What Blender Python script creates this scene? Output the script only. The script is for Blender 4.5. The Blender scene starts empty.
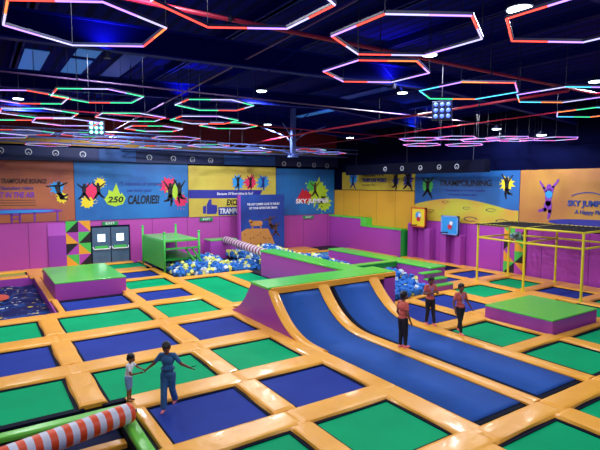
import bpy, bmesh, math, random
from mathutils import Vector, Matrix, Euler
random.seed(7)
scene = bpy.context.scene
COL = scene.collection
PI = math.pi

# ------------------------------------------------------------------ camera
cam_data = bpy.data.cameras.new('camera')
cam_data.lens = 29.39; cam_data.sensor_width = 36.0; cam_data.sensor_fit = 'HORIZONTAL'
cam_data.clip_end = 200
cam = bpy.data.objects.new('camera', cam_data); COL.objects.link(cam)
yaw, pitch = math.radians(56.594), math.radians(4.81)
fw = Vector((math.cos(yaw)*math.cos(pitch), math.sin(yaw)*math.cos(pitch), -math.sin(pitch)))
cam.rotation_euler = fw.to_track_quat('-Z', 'Y').to_euler()
cam.location = (0, 0, 5.4)
scene.camera = cam

# ------------------------------------------------------------------ world
w = bpy.data.worlds.new('world'); scene.world = w; w.use_nodes = True
w.node_tree.nodes['Background'].inputs[0].default_value = (0.34, 0.36, 0.80, 1)
w.node_tree.nodes['Background'].inputs[1].default_value = 0.40

scene.view_settings.view_transform = 'Standard'
scene.view_settings.look = 'None'
scene.view_settings.exposure = 0.30
scene.view_settings.gamma = 1.0
LAMP_POWER = 900.0
LAMP_FRONT = 0.42     # the lamps over and near the viewer are dimmer than the rear rows
LAMP_COLOR = (0.93, 0.94, 1.0)
# hanging high-bay lamps: x, y, z (seen ones first, then the ones over and behind the viewer)
LAMPS = [(11.7, 21.1, 9.85), (5.9, 22.5, 9.85), (9.54, 6.23, 9.0), (17.9, 17.9, 9.9), (22.1, 17.8, 9.5),
         (25.3, 17.7, 8.55), (25.0, 14.8, 7.95), (16.3, 28.6, 9.3), (22.0, 27.0, 8.6), (12.5, 28.2, 9.1),
         (2.5, 9.0, 9.6), (8.0, 15.0, 9.7), (13.5, 12.2, 9.9), (3.2, 16.5, 9.7), (2.0, 29.0, 9.7), (7.0, 30.5, 9.6),
         (16.5, 4.0, 9.6), (20.5, 10.0, 9.4), (4.0, 1.0, 9.6), (11.0, 0.0, 9.6), (-3.0, 20.0, 9.6), (-3.5, 10.0, 9.6)]
SEEN_LAMPS = 10

# ------------------------------------------------------------------ materials
def lin(c):
    return tuple(((v/255.0)/12.92 if v/255.0 <= 0.04045 else ((v/255.0+0.055)/1.055)**2.4) for v in c)
MATS = {}
def mat(name, rgb, rough=0.5, metal=0.0, emit=None, es=0.0, var=0.0, vscale=3.0, bump=0.0, bscale=20.0, rgb2=None, coat=0.0, spec=0.5):
    if name in MATS: return MATS[name]
    m = bpy.data.materials.new(name); m.use_nodes = True
    nt = m.node_tree; b = nt.nodes['Principled BSDF']
    c = lin(rgb)
    b.inputs['Base Color'].default_value = (*c, 1)
    b.inputs['Roughness'].default_value = rough
    b.inputs['Metallic'].default_value = metal
    b.inputs['Specular IOR Level'].default_value = spec
    b.inputs['Coat Weight'].default_value = coat
    b.inputs['Coat Roughness'].default_value = 0.12
    tc = nt.nodes.new('ShaderNodeTexCoord')
    if var or rgb2:
        n = nt.nodes.new('ShaderNodeTexNoise'); n.inputs['Scale'].default_value = vscale; n.inputs['Detail'].default_value = 4
        nt.links.new(tc.outputs['Object'], n.inputs['Vector'])
        r = nt.nodes.new('ShaderNodeValToRGB')
        c2 = lin(rgb2) if rgb2 else tuple(v*(1-var) for v in c)
        r.color_ramp.elements[0].position = 0.38; r.color_ramp.elements[1].position = 0.62
        r.color_ramp.elements[0].color = (*c2, 1)
        r.color_ramp.elements[1].color = (*(c if rgb2 else tuple(min(1, v*(1+var)) for v in c)), 1)
        nt.links.new(n.outputs['Fac'], r.inputs['Fac']); nt.links.new(r.outputs['Color'], b.inputs['Base Color'])
    if bump:
        n2 = nt.nodes.new('ShaderNodeTexNoise'); n2.inputs['Scale'].default_value = bscale; n2.inputs['Detail'].default_value = 3
        nt.links.new(tc.outputs['Object'], n2.inputs['Vector'])
        bp = nt.nodes.new('ShaderNodeBump'); bp.inputs['Strength'].default_value = bump; bp.inputs['Distance'].default_value = 0.05
        nt.links.new(n2.outputs['Fac'], bp.inputs['Height']); nt.links.new(bp.outputs['Normal'], b.inputs['Normal'])
    if emit:
        b.inputs['Emission Color'].default_value = (*lin(emit), 1); b.inputs['Emission Strength'].default_value = es
    MATS[name] = m
    return m

def stripe_mat(name, rgb, rgb2, axis, period, width, rough=0.5, bump=0.3, extra=None):
    """colour with thin repeating seam lines across one axis (object space)"""
    m = mat(name, rgb, rough); nt = m.node_tree; b = nt.nodes['Principled BSDF']
    tc = nt.nodes.new('ShaderNodeTexCoord'); sx = nt.nodes.new('ShaderNodeSeparateXYZ')
    nt.links.new(tc.outputs['Object'], sx.inputs[0])
    d = nt.nodes.new('ShaderNodeMath'); d.operation = 'DIVIDE'; d.inputs[1].default_value = period
    nt.links.new(sx.outputs[axis], d.inputs[0])
    f = nt.nodes.new('ShaderNodeMath'); f.operation = 'FRACT'; nt.links.new(d.outputs[0], f.inputs[0])
    l = nt.nodes.new('ShaderNodeMath'); l.operation = 'LESS_THAN'; l.inputs[1].default_value = width/period
    nt.links.new(f.outputs[0], l.inputs[0])
    mix = nt.nodes.new('ShaderNodeMix'); mix.data_type = 'RGBA'
    mix.inputs[6].default_value = (*lin(rgb), 1); mix.inputs[7].default_value = (*lin(rgb2), 1)
    nt.links.new(l.outputs[0], mix.inputs[0]); nt.links.new(mix.outputs[2], b.inputs['Base Color'])
    return m

M_PAD = mat('pad_vinyl_yellow', (255, 178, 56), 0.34, var=0.05, vscale=1.3, bump=0.28, bscale=4.5, spec=0.45, coat=0.15)
M_PADG = mat('pad_vinyl_green', (104, 205, 62), 0.34, bump=0.15, bscale=6, coat=0.2)
M_MATB = mat('mat_mesh_blue', (40, 62, 152), 0.62, spec=0.05, var=0.06, vscale=0.8)
M_MATG = mat('mat_mesh_green', (0, 166, 108), 0.62, spec=0.05, var=0.05, vscale=0.8)
M_LANE = mat('lane_mesh_blue', (46, 90, 172), 0.6, spec=0.05, var=0.07, vscale=0.7)
M_LIGHTB = mat('mat_mesh_sky_blue', (70, 160, 225), 0.6)
M_NAVY = mat('mat_mesh_navy', (14, 22, 66), 0.7, spec=.1)
M_OLIVE = mat('mat_mesh_olive', (160, 176, 70), 0.6)
M_SPRING = mat('spring_cover_black', (6, 14, 38), 0.7, spec=.1)
M_DECK = mat('deck_dark', (40, 34, 52), 0.8)
M_PURP = mat('padding_purple', (164, 66, 172), 0.42, bump=0.1, bscale=2.0)
M_WALLP = stripe_mat('wall_padding_purple', (182, 74, 168), (120, 44, 118), 0, 2.6, 0.04, 0.45)
M_WALLR = stripe_mat('wall_padding_violet', (168, 62, 178), (100, 34, 120), 1, 2.6, 0.04, 0.45)
M_ORW = stripe_mat('wall_boards_orange', (216, 162, 44), (146, 104, 30), 1, 2.1, 0.03, 0.5)
M_PLAT = mat('platform_green', (84, 208, 72), 0.3, coat=0.35, bump=0.03, bscale=1.5)
M_PLATD = mat('platform_green_deep', (12, 140, 50), 0.45)
M_UPW = mat('upper_wall_navy', (3, 7, 46), 0.9, spec=0.05)
M_FASCD = mat('fascia_dark', (6, 9, 34), 0.7, spec=.1)
M_FASC = mat('fascia_navy', (16, 36, 92), 0.6, rgb2=(10, 26, 70), vscale=0.4)
M_FASCL = mat('fascia_blue', (14, 66, 132), 0.6)
M_RED = mat('gable_red', (126, 14, 34), 0.7)
M_YEL = mat('strip_yellow', (170, 130, 50), 0.6)
M_ROOF = stripe_mat('roof_sheet', (5, 14, 122), (2, 7, 84), 0, 0.5, 0.2, 0.9)
M_ROOF.node_tree.nodes['Principled BSDF'].inputs['Specular IOR Level'].default_value = 0.1
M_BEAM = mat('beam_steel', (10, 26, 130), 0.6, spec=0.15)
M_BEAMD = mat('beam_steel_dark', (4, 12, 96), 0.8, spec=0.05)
M_CABLE = mat('cable_grey', (30, 34, 60), 0.6)
M_PIPE = mat('pipe_red', (190, 34, 70), 0.4)
M_PIPEW = mat('pipe_grey', (120, 90, 150), 0.4)
M_POST = mat('post_yellow', (226, 210, 46), 0.35)
M_POSTG = mat('post_green', (60, 190, 76), 0.4)
M_BLACK = mat('black_print', (16, 14, 26), 0.5)
M_WHITE = mat('white_plain', (232, 234, 240), 0.5)
M_DOOR = mat('door_steel', (72, 98, 128), 0.4, var=0.06)
M_PANE = mat('door_pane', (220, 232, 240), 0.3, emit=(225, 238, 250), es=1.1)
M_METAL = mat('metal_grey', (130, 135, 145), 0.35, metal=0.8)
M_LAMPBODY = mat('lamp_body', (40, 46, 84), 0.5)
M_LAMPFACE = mat('lamp_face', (240, 250, 255), 0.3, emit=(215, 240, 255), es=9.0)
LED = {'v': mat('led_violet', (200, 160, 255), 0.4, emit=(170, 125, 255), es=2.0),
       'w': mat('led_white', (230, 230, 255), 0.4, emit=(196, 190, 255), es=1.15),
       'r': mat('led_red', (255, 120, 90), 0.4, emit=(255, 70, 60), es=1.8),
       'o': mat('led_orange', (255, 150, 80), 0.4, emit=(255, 120, 60), es=1.9),
       'g': mat('led_green', (120, 255, 190), 0.4, emit=(50, 225, 150), es=1.5),
       'c': mat('led_cyan', (120, 230, 255), 0.4, emit=(70, 200, 245), es=1.7),
       'p': mat('led_pink', (255, 150, 220), 0.4, emit=(240, 120, 215), es=1.6)}

# ------------------------------------------------------------------ mesh builder
class MB:
    def __init__(s): s.v = []; s.f = []; s.m = []; s.marks = []
    def mark(s): s.marks.append((len(s.v), len(s.f)))
    def add(s, vs, fs, m=0):
        o = len(s.v); s.v += [tuple(v) for v in vs]
        for f in fs: s.f.append(tuple(i+o for i in f)); s.m.append(m)
    def box(s, x0, x1, y0, y1, z0, z1, m=0, top=None):
        vs = [(x0,y0,z0),(x1,y0,z0),(x1,y1,z0),(x0,y1,z0),(x0,y0,z1),(x1,y0,z1),(x1,y1,z1),(x0,y1,z1)]
        fs = [(0,3,2,1),(0,1,5,4),(1,2,6,5),(2,3,7,6),(3,0,4,7)]
        s.add(vs, fs, m); s.f.append(tuple(i+len(s.v)-8 for i in (4,5,6,7))); s.m.append(m if top is None else top)
    def tube(s, p0, p1, r0, r1=None, n=10, m=0, cap=True):
        p0, p1 = Vector(p0), Vector(p1); r1 = r0 if r1 is None else r1
        d = (p1-p0); 
        if d.length < 1e-6: return
        d.normalize(); a = d.orthogonal().normalized(); b = d.cross(a)
        vs = []
        for p, r in ((p0, r0), (p1, r1)):
            for i in range(n):
                t = 2*PI*i/n; vs.append(p + a*math.cos(t)*r + b*math.sin(t)*r)
        fs = [(i, (i+1) % n, n+(i+1) % n, n+i) for i in range(n)]
        if cap: fs += [tuple(range(n-1, -1, -1)), tuple(range(n, 2*n))]
        s.add(vs, fs, m)
    def path(s, pts, r, n=8, m=0):
        for a, b in zip(pts[:-1], pts[1:]): s.tube(a, b, r, n=n, m=m)
        for p in pts[1:-1]: s.ball(p, r, n=n, m=m)
    def ball(s, c, r, n=10, m=0, rot=None):
        if not isinstance(r, (tuple, list)): r = (r, r, r)
        k = max(4, n//2+1); vs = []; c = Vector(c)
        for j in range(1, k):
            ph = PI*j/k
            for i in range(n):
                t = 2*PI*i/n
                v = Vector((r[0]*math.sin(ph)*math.cos(t), r[1]*math.sin(ph)*math.sin(t), r[2]*math.cos(ph)))
                if rot: v = rot @ v
                vs.append(c+v)
        t_, b_ = Vector((0,0,r[2])), Vector((0,0,-r[2]))
        if rot: t_, b_ = rot @ t_, rot @ b_
        vs += [c+t_, c+b_]; T = len(vs)-2; B = T+1; fs = []
        for j in range(k-2):
            for i in range(n):
                fs.append((j*n+i, (j+1)*n+i, (j+1)*n+(i+1) % n, j*n+(i+1) % n))
        for i in range(n):
            fs.append((T, i, (i+1) % n)); fs.append((B, (k-2)*n+(i+1) % n, (k-2)*n+i))
        s.add(vs, fs, m)
    def capsule(s, p0, p1, r0, r1, n=12, m=0):
        s.tube(p0, p1, r0, r1, n=n, m=m); s.ball(p0, r0, n=n, m=m); s.ball(p1, r1, n=n, m=m)
    def flat(s, pts, y, th=0.012, m=0):
        """polygon in the local x-z plane facing -y, with a little thickness"""
        n = len(pts)
        vs = [(p[0], y, p[1]) for p in pts] + [(p[0], y-th, p[1]) for p in pts]
        fs = [tuple(range(n)), tuple(range(2*n-1, n-1, -1))] + [(i, n+i, n+(i+1) % n, (i+1) % n) for i in range(n)]
        s.add(vs, fs, m)
    def build(s, name, mats, parent=None, smooth=False, bevel=0.0, link=True):
        me = bpy.data.meshes.new(name); me.from_pydata(s.v, [], s.f); 
        if not isinstance(mats, (list, tuple)): mats = [mats]
        for m in mats: me.materials.append(m)
        for p, mi in zip(me.polygons, s.m): p.material_index = mi
        bm = bmesh.new(); bm.from_mesh(me); bmesh.ops.recalc_face_normals(bm, faces=bm.faces); bm.to_mesh(me); bm.free()
        if smooth:
            for p in me.polygons: p.use_smooth = True
        o = bpy.data.objects.new(name, me)
        if link: COL.objects.link(o)
        if parent is not None: o.parent = parent
        if bevel:
            md = o.modifiers.new('bevel', 'BEVEL'); md.width = bevel; md.segments = 2; md.limit_method = 'ANGLE'
        return o

def tag(o, label=None, cat=None, group=None, kind=None):
    if label: o['label'] = label
    if cat: o['category'] = cat
    if group: o['group'] = group
    if kind: o['kind'] = kind
    return o
def thing(name, loc=(0,0,0), rz=0.0, label=None, cat=None, group=None):
    o = bpy.data.objects.new(name, None); o.empty_display_size = 0.2; COL.objects.link(o)
    o.location = loc; o.rotation_euler = (0, 0, rz)
    return tag(o, label, cat, group)
def box(name, m, x0, x1, y0, y1, z0, z1, parent=None, bevel=0.0):
    b = MB(); b.box(x0, x1, y0, y1, z0, z1); return b.build(name, m, parent, bevel=bevel)
def kids(o): return [c for c in bpy.data.objects if c.parent is o]
def copy_tree(o, kid_map, parent=None):
    c = o.copy(); COL.objects.link(c)
    if parent is not None: c.parent = parent
    for ch in kid_map.get(o, []): copy_tree(ch, kid_map, c)
    return c

def text(s, m, parent, x, z, width, height, y=-0.02, shear=0.0, bold=0.012, name='lettering', align='LEFT', arc=0):
    cu = bpy.data.curves.new(name, 'FONT'); cu.body = s; cu.size = 1; cu.shear = shear; cu.offset = bold; cu.extrude = 0.01; cu.resolution_u = 3
    t = bpy.data.objects.new(name, cu); COL.objects.link(t)
    bpy.context.view_layer.update()
    me = bpy.data.meshes.new_from_object(t.evaluated_get(bpy.context.evaluated_depsgraph_get()))
    bpy.data.objects.remove(t)
    xs = [v.co.x for v in me.vertices]; ys = [v.co.y for v in me.vertices]
    x0, x1, y0, y1 = min(xs), max(xs), min(ys), max(ys)
    for v in me.vertices:
        a = (v.co.x-x0)/(x1-x0); b = (v.co.y-y0)/(y1-y0); e = v.co.z
        ux = x + (a*width if align == 'LEFT' else (a-0.5)*width)
        v.co = (ux, y-e*0.6, z + b*height + (arc*(1-(2*a-1)**2)))
    me.materials.clear(); me.materials.append(m)
    o = bpy.data.objects.new(name, me); COL.objects.link(o); o.parent = parent
    return o

# ------------------------------------------------------------------ room shell
def slab(name, m, *a, kind='structure'):
    o = box(name, m, *a); tag(o, kind=kind); return o
# the deck under all the pads, with the sunken air-bag pit and the front pit left open
fl = MB(); Z0, Z1 = -0.35, -0.12
fl.box(-8, 2.62, 32.1, 35, Z0, Z1); fl.box(-8, 2.62, 11.72, 22.42, Z0, Z1); fl.box(2.62, 26.9, 0, 35, Z0, Z1)
fl.box(-8, 2.62, 0, 7.0, Z0, Z1)
tag(fl.build('floor', M_DECK), kind='structure')
pit = MB()
pit.box(-8, 2.62, 22.42, 32.1, -1.1, -1.0); pit.box(-8, 2.62, 7.0, 11.72, -0.75, -0.65)
pit.box(2.62, 2.75, 7.0, 11.72, -0.75, -0.35); pit.box(-8, 2.75, 11.72, 11.85, -0.75, -0.35); pit.box(-8, 2.75, 6.9, 7.0, -0.75, -0.35)
tag(pit.build('floor_pit', M_DECK), kind='structure')
wb = MB(); wb.box(-8, 26.9, 35.0, 35.3, -0.3, 3.0, 0); wb.box(-8, 26.9, 35.0, 35.3, 3.0, 11.2, 1)
tag(wb.build('wall_back', [M_WALLP, M_UPW]), kind='structure')
wr = MB()
wr.box(26.9, 27.2, -4, 35.3, -0.3, 2.8, 0); wr.box(26.9, 27.2, -4, 35.3, 2.8, 11.0, 1)
tag(wr.build('wall_right', [M_WALLR, M_UPW]), kind='structure')
wl = MB(); wl.box(-8.3, -8, -4, 35.3, -1.1, 3.0, 0); wl.box(-8.3, -8, -4, 35.3, 3.0, 11.0, 1)
tag(wl.build('wall_left', [M_WALLR, M_UPW]), kind='structure')
# low pitched roof
def roofz(x): return 10.9 - abs(x-16.5)*(0.028 if x < 16.5 else 0.11)
rf = MB()
for xa, xb in ((-8.3, 16.5), (16.5, 27.2)):
    za, zb = roofz(xa), roofz(xb)
    rf.add([(xa,-4,za),(xb,-4,zb),(xb,35.3,zb),(xa,35.3,za),(xa,-4,za+.15),(xb,-4,zb+.15),(xb,35.3,zb+.15),(xa,35.3,za+.15)],
           [(0,1,2,3),(7,6,5,4),(0,4,5,1),(1,5,6,2),(2,6,7,3),(3,7,4,0)])
tag(rf.build('ceiling', M_ROOF), kind='structure')
# bands above the banners on the back wall
slab('trim_1', M_RED, -8, 26.9, 34.9, 35.0, 8.35, 9.75)
slab('trim_2', M_YEL, -8, 26.9, 34.8, 35.0, 7.85, 8.25)
slab('trim_3', M_FASC, -8, 26.9, 34.65, 35.0, 6.86, 7.72)
slab('trim_4', M_FASCL, 6.9, 9.3, 34.6, 34.64, 6.9, 7.7)
slab('trim_5', M_FASCL, 15.9, 20.4, 34.6, 34.64, 6.85, 7.6)
# orange boarding, recessed behind the stepped wall
slab('wall_boarding_orange', M_ORW, 26.75, 26.9, 25.4, 34.95, 1.8, 4.85)

# stepped purple wall with green caps in front of the orange boarding
t = thing('stepped_wall', (26.2, 0, 0), 0, 'stepped purple padded wall with green capping below the orange boarding', 'padded wall')
b = MB(); b.box(0, 0.5, 30.6, 34.95, -0.1, 2.55); b.box(0, 0.5, 26.1, 30.6, -0.1, 1.95); b.build('wall_body', M_PURP, t)
b = MB(); b.box(-0.06, 0.52, 30.2, 34.95, 2.55, 2.68); b.box(-0.08, 0.52, 29.9, 30.6, 2.0, 2.68); b.box(-0.06, 0.52, 26.0, 30.6, 1.95, 2.08); b.build('capping', M_PLAT, t)
b = MB(); b.box(-0.02, 0.54, 25.75, 26.1, -0.1, 1.95); b.build('end_pad', M_PLATD, t)

# ------------------------------------------------------------------ trampoline court
BEDS = {}
def bed(key, x0, x1, y0, y1, m, label, z=-0.05, sw=0.10):
    """one trampoline: a woven mat inside a black spring cover"""
    x0 -= .06; x1 += .06; y0 -= .06; y1 += .06
    t = thing('trampoline', ((x0+x1)/2, (y0+y1)/2, -0.12), 0, label, 'trampoline')
    cx, cy = (x0+x1)/2, (y0+y1)/2
    a, bb = (x1-x0)/2, (y1-y0)/2
    s = MB(); 
    e = 0.10
    s.box(-a-e, a+e, -bb-e, -bb+sw, 0, 0.10); s.box(-a-e, a+e, bb-sw, bb+e, 0, 0.10)
    s.box(-a-e, -a+sw, -bb+sw, bb-sw, 0, 0.10); s.box(a-sw, a+e, -bb+sw, bb-sw, 0, 0.10)
    s.build('spring_cover', M_SPRING, t)
    n = 8; g = MB(); vs = []; fs = []
    for j in range(n+1):
        for i in range(n+1):
            u, v = -1+2*i/n, -1+2*j/n
            vs.append((u*(a-sw+.01), v*(bb-sw+.01), 0.075-0.035*(1-u*u)*(1-v*v)))
    for j in range(n):
        for i in range(n): k = j*(n+1)+i; fs.append((k, k+1, k+n+2, k+n+1))
    g.add(vs, fs); g.build('jumping_mat', m, t, smooth=True)
    BEDS[key] = label
    return t

def pad(x0, x1, y0, y1, label, m=None, z=0.0, h=0.085, name='safety_pad', prof=None, group=None, seed=None):
    """soft vinyl pad: domed across its narrow side, slumping at the ends"""
    m = m or M_PAD
    rnd = random.Random(seed if seed is not None else hash((round(x0,1), round(y0,1), round(x1,1))) % 9999)
    if (x1-x0) > (y1-y0): y0 += .055; y1 -= .055
    else: x0 += .055; x1 -= .055; y0 -= .05; y1 += .05
    L, W = x1-x0, y1-y0
    along_x = L > W
    QS = (0, .05, .14, .3, .5, .7, .86, .95, 1); QZ = (0, .75, .97, 1, 1.02, 1, .97, .75, 0); h *= .72
    n1, n2 = (max(5, int((L if along_x else W)/0.3)), 8)
    ph = [rnd.uniform(0, 6.28) for _ in range(4)]
    vs = []; fs = []
    for i in range(n1+1):
        s = i/n1 if 0 < i < n1 else float(i > 0)
        if i == 1: s = 0.12/(L if along_x else W)
        if i == n1-1: s = 1-0.12/(L if along_x else W)
        for j in range(n2+1):
            q = QS[j]; dome = QZ[j]
            end = 0.6 if i in (0, n1) else 1.0
            wob = 0.10*math.sin(s*9+ph[0])*math.sin(q*3.1) + 0.05*math.sin(s*23+ph[1]+q*3)
            zz = h*(dome*end*(1+wob*0.9))
            ed = 0.018*math.sin(s*7+ph[2]+q*2)*(1 if j in (0, n2) else 0)
            if along_x: vs.append((x0+s*L, y0+q*W+ed, z+zz-0.005))
            else: vs.append((x0+q*L+ed, y0+s*W, z+zz-0.005))
    for i in range(n1):
        for j in range(n2):
            k = i*(n2+1)+j; fs.append((k, k+1, k+n2+2, k+n2+1))
    nt_ = len(vs)
    ring = [i*(n2+1) for i in range(n1+1)] + [n1*(n2+1)+j for j in range(1, n2+1)] + [i*(n2+1)+n2 for i in range(n1-1, -1, -1)] + [j for j in range(n2-1, 0, -1)]
    low = [(vs[r][0], vs[r][1], z-0.07) for r in ring]
    base = len(vs); vs += low
    for a in range(len(ring)):
        b2 = (a+1) % len(ring); fs.append((ring[a], ring[b2], base+b2, base+a))
    fs.append(tuple(range(base, base+len(ring))))
    cx, cy = (x0+x1)/2, (y0+y1)/2
    g = MB(); g.add([(v[0]-cx, v[1]-cy, v[2]) for v in vs], fs)
    o = g.build(name, m, None); o.location = (cx, cy, 0)
    tag(o, label, 'safety pad', group)
    return o

G, Bl = M_MATG, M_MATB
# columns: (x0,x1); main court rows
ROWS = [('g', 6.7, 8.75), ('f', 9.6, 11.6), ('a', 12.5, 14.7), ('b', 15.7, 18.05), ('c', 19.1, 21.5), ('d', 22.4, 24.5), ('e', 25.35, 27.7), ('h', 28.3, 30.6), ('i', 32.1, 34.2)]
spec = {
 ('A','a'): (-1.3, 1.78, G, 'green trampoline', 'front green bed at the left edge'),
 ('A','b'): (-1.3, 1.80, Bl, 'blue', 'blue bed at the left edge'),
 ('A','c'): (-1.3, 1.76, G, 'green', 'rear green bed at the left edge'),
 ('B','f'): (3.2, 5.52, Bl, 'blue', 'blue bed the woman steps onto'),
 ('B','g'): (3.2, 5.50, G, 'green', 'green bed cut by the bottom edge'),
 ('B','a'): (2.52, 5.5, G, 'green', 'green bed behind the woman'),
 ('B','b'): (2.52, 5.53, Bl, 'blue', 'blue bed two rows behind boy'),
 ('B','c'): (2.5, 5.7, G, 'green', 'green bed three rows behind boy'),
 ('B','d'): (2.95, 5.75, Bl, 'blue', 'blue bed before left box'),
 ('C','g'): (6.15, 8.38, G, 'green', 'front green bed at bottom centre'),
 ('C','f'): (6.25, 8.48, Bl, 'blue', 'blue bed left of the lane foot'),
 ('C','a'): (6.15, 8.38, G, 'green', 'green bed below the purple ramp tip'),
 ('C','b'): (6.25, 8.55, Bl, 'blue', 'blue bed left of the purple ramp side'),
 ('C','c'): (6.3, 8.6, G, 'green', 'green bed left of the ramp rear foot'),
 ('C','d'): (6.35, 8.65, Bl, 'blue', 'blue bed right of the left box corner'),
 ('C','e'): (6.35, 8.8, G, 'green', 'green bed beside the left box end'),
 ('C','h'): (6.5, 8.9, Bl, 'blue', 'blue bed before the green play tower'),
 ('C','i'): (6.8, 9.2, G, 'green', 'green bed in front of the double door'),
 ('B','i'): (3.2, 6.1, G, 'green', 'green bed sliver behind left box'),
}
rowd = {r[0]: r for r in ROWS}
names = {}
for (c, r), (x0, x1, m, _, lab) in spec.items():
    _, y0, y1 = rowd[r]
    full = lab.replace(' bed', ' trampoline bed', 1)
    bed((c, r), x0, x1, y0, y1, m, full); names[(c, r)] = lab
# sky-olive bed behind the sunken pit
bed('olive', -5.5, 2.3, 33.0, 34.3, M_OLIVE, 'long olive trampoline bed behind the sunken airbag pit')

YP = 'yellow foam pad '
# cross strips (running to the right): y range per gap, per column
gaps = [(8.75, 9.6, 'g', 'f'), (11.6, 12.5, 'f', 'a'), (14.7, 15.7, 'a', 'b'), (18.05, 19.1, 'b', 'c'), (21.5, 22.4, 'c', 'd'), (24.5, 25.35, 'd', 'e'), (27.7, 28.3, 'e', 'h'), (30.6, 32.1, 'h', 'i'), (34.2, 34.95, 'i', None)]
colx = {'A': (-1.4, 2.14), 'B': (2.14, 5.9), 'C': (5.9, 8.88)}
for y0, y1, r0, r1 in gaps:
    for c in 'ABC':
        x0, x1 = colx[c]
        if c == 'A' and r0 == 'g': continue
        if c == 'A' and r0 in 'defh': continue
        if c == 'B' and r0 in 'eh': continue
        if c == 'B' and r0 == 'd': continue
        if c == 'A' and r0 == 'c':
            pad(x0, x1, 21.5, 22.38, YP+'between the pit and rear green bed at the left edge'); continue
        if c == 'A' and r0 == 'f':
            pad(-1.4, 2.9, 12.12, 12.5, YP+'behind the green strip bordering the front pit'); continue
        if c == 'B' and r0 == 'f': x0 = 2.9
        if c == 'B' and r0 == 'g': x0 = 2.85
        a, b_ = names.get((c, r0)), names.get((c, r1))
        if a and b_: lab = YP + 'between the ' + a + ' and ' + 'the bed behind it'
        elif a: lab = YP + 'along the far edge of the ' + a
        elif b_: lab = YP + 'along the near edge of the ' + b_
        else: lab = YP + 'along the back wall, left end'
        pad(x0, x1, y0-0.02, y1+0.02, ' '.join(lab.split()[:16]))
# long strips between neighbouring beds (running away to the left)
for r, y0, y1 in ROWS:
    for cl, cr in (('A', 'B'), ('B', 'C')):
        if (cl, r) not in spec or (cr, r) not in spec: continue
        x0 = spec[(cl, r)][1]; x1 = spec[(cr, r)][0]
        pad(x0-0.02, x1+0.02, y0, y1, ' '.join((YP + 'right of the ' + names[(cl, r)]).split()[:16]), h=0.10)
    if ('C', r) in spec:
        x0 = spec[('C', r)][1]
        x1 = 9.2 if r in 'gfa' else (9.0 if r == 'b' else (9.2 if r in 'c' else 9.4))
        pad(x0-0.02, x1, y0-0.45, y1+0.45, YP + 'right of the ' + names[('C', r)], h=0.08)
pad(2.85, 3.22, 6.7, 11.62, YP+'down the left side of the blue bed the woman steps onto', h=0.08)
pad(2.6, 2.97, 22.4, 25.0, YP+'between the airbag pit and the blue bed before the box', h=0.08)
pad(5.75, 6.37, 22.4, 24.5, YP+'right of the blue bed before the left green-topped box', h=0.08)
pad(2.5, 2.9, 25.0, 32.1, YP+'between airbag pit and left box', h=0.04)
pad(5.95, 6.4, 24.9, 31.6, YP+'along the right end of the left green-topped box', h=0.06)
pad(2.3, 3.2, 31.9, 34.95, YP+'between olive bed and sliver of bed behind the left box', h=0.06)
pad(6.1, 6.82, 32.0, 34.2, YP+'left of the green bed in front of the double door', h=0.07)
pad(-5.5, 2.3, 32.1, 33.0, YP+'between the airbag pit and the long olive bed', h=0.06)
pad(-5.5, 2.3, 34.3, 34.95, YP+'between the long olive bed and the back wall', h=0.06)
pad(2.9, 6.4, 30.2, 32.1, YP+'behind the left green-topped box', h=0.06)

# cross strip at the foot of the lanes and the beds in front of it
for x0, x1, wh in ((5.9, 8.85, 'below the front green bed at bottom centre'), (8.85, 11.4, 'across the foot of the left lane'), (11.4, 13.95, 'across the foot of the right lane'), (13.95, 17.0, 'below the green bed at the right edge'), (17.0, 21.0, 'running out of frame at the right edge')):
    pad(x0, x1, 5.85, 6.62 if x0 > 8 else 6.72, YP+wh, h=0.09)
bed('D1', 8.75, 10.95, 3.5, 5.85, G, 'green trampoline bed at the bottom right, left of its pair')
bed('D2', 11.75, 14.2, 3.5, 5.85, G, 'green trampoline bed cut by the frame, bottom right corner')
pad(10.93, 11.77, 3.5, 5.88, YP+'between the two bottom right green beds', h=0.1)
pad(8.15, 8.78, 3.5, 5.9, YP+'in the bottom right, left of both green beds', h=0.1)

# right-hand court
RB = [('near_right', 14.4, 16.6, 6.7, 8.87, G, 'green trampoline bed below the right green-topped box'),
      ('mid_right', 14.4, 16.6, 9.55, 11.8, G, 'green trampoline bed left of the right green-topped box'),
      ('men_left', 14.4, 16.25, 12.7, 15.5, Bl, 'blue trampoline bed right behind the standing staff'),
      ('men_right', 16.95, 19.0, 13.1, 15.9, Bl, 'blue trampoline bed behind the walking man, beside the box'),
      ('edge_right', 17.3, 20.5, 6.4, 8.85, G, 'green trampoline bed at the right edge below the box'),
      ('ga', 20.0, 22.4, 14.4, 16.4, G, 'green trampoline bed before the yellow frame\'s left post'),
      ('gb', 23.1, 25.4, 14.6, 16.65, G, 'green trampoline bed inside the yellow frame'),
      ('ba', 23.4, 25.9, 17.7, 19.4, Bl, 'blue trampoline bed by the wall, left of yellow frame'),
      ('bb', 23.3, 25.2, 11.8, 13.9, Bl, 'blue trampoline bed inside the yellow frame, nearer'),
      ('bc', 20.9, 22.7, 17.8, 19.9, Bl, 'blue trampoline bed beside the green steps'),
      ('bd', 23.4, 25.9, 20.2, 22.4, M_NAVY, 'navy trampoline bed under the blue backboard'),
      ('ge', 23.3, 25.6, 9.0, 11.1, G, 'small green trampoline bed at the far right edge'),
      ('gf', 20.8, 22.6, 9.3, 11.2, G, 'green trampoline bed right of the right box'),
      ('sb1', 19.7, 23.6, 29.4, 31.3, M_LIGHTB, 'sky blue trampoline bed nearest the far corner'),
      ('sb2', 19.7, 23.2, 26.1, 28.3, M_LIGHTB, 'sky blue trampoline bed behind the green beam')]
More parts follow.
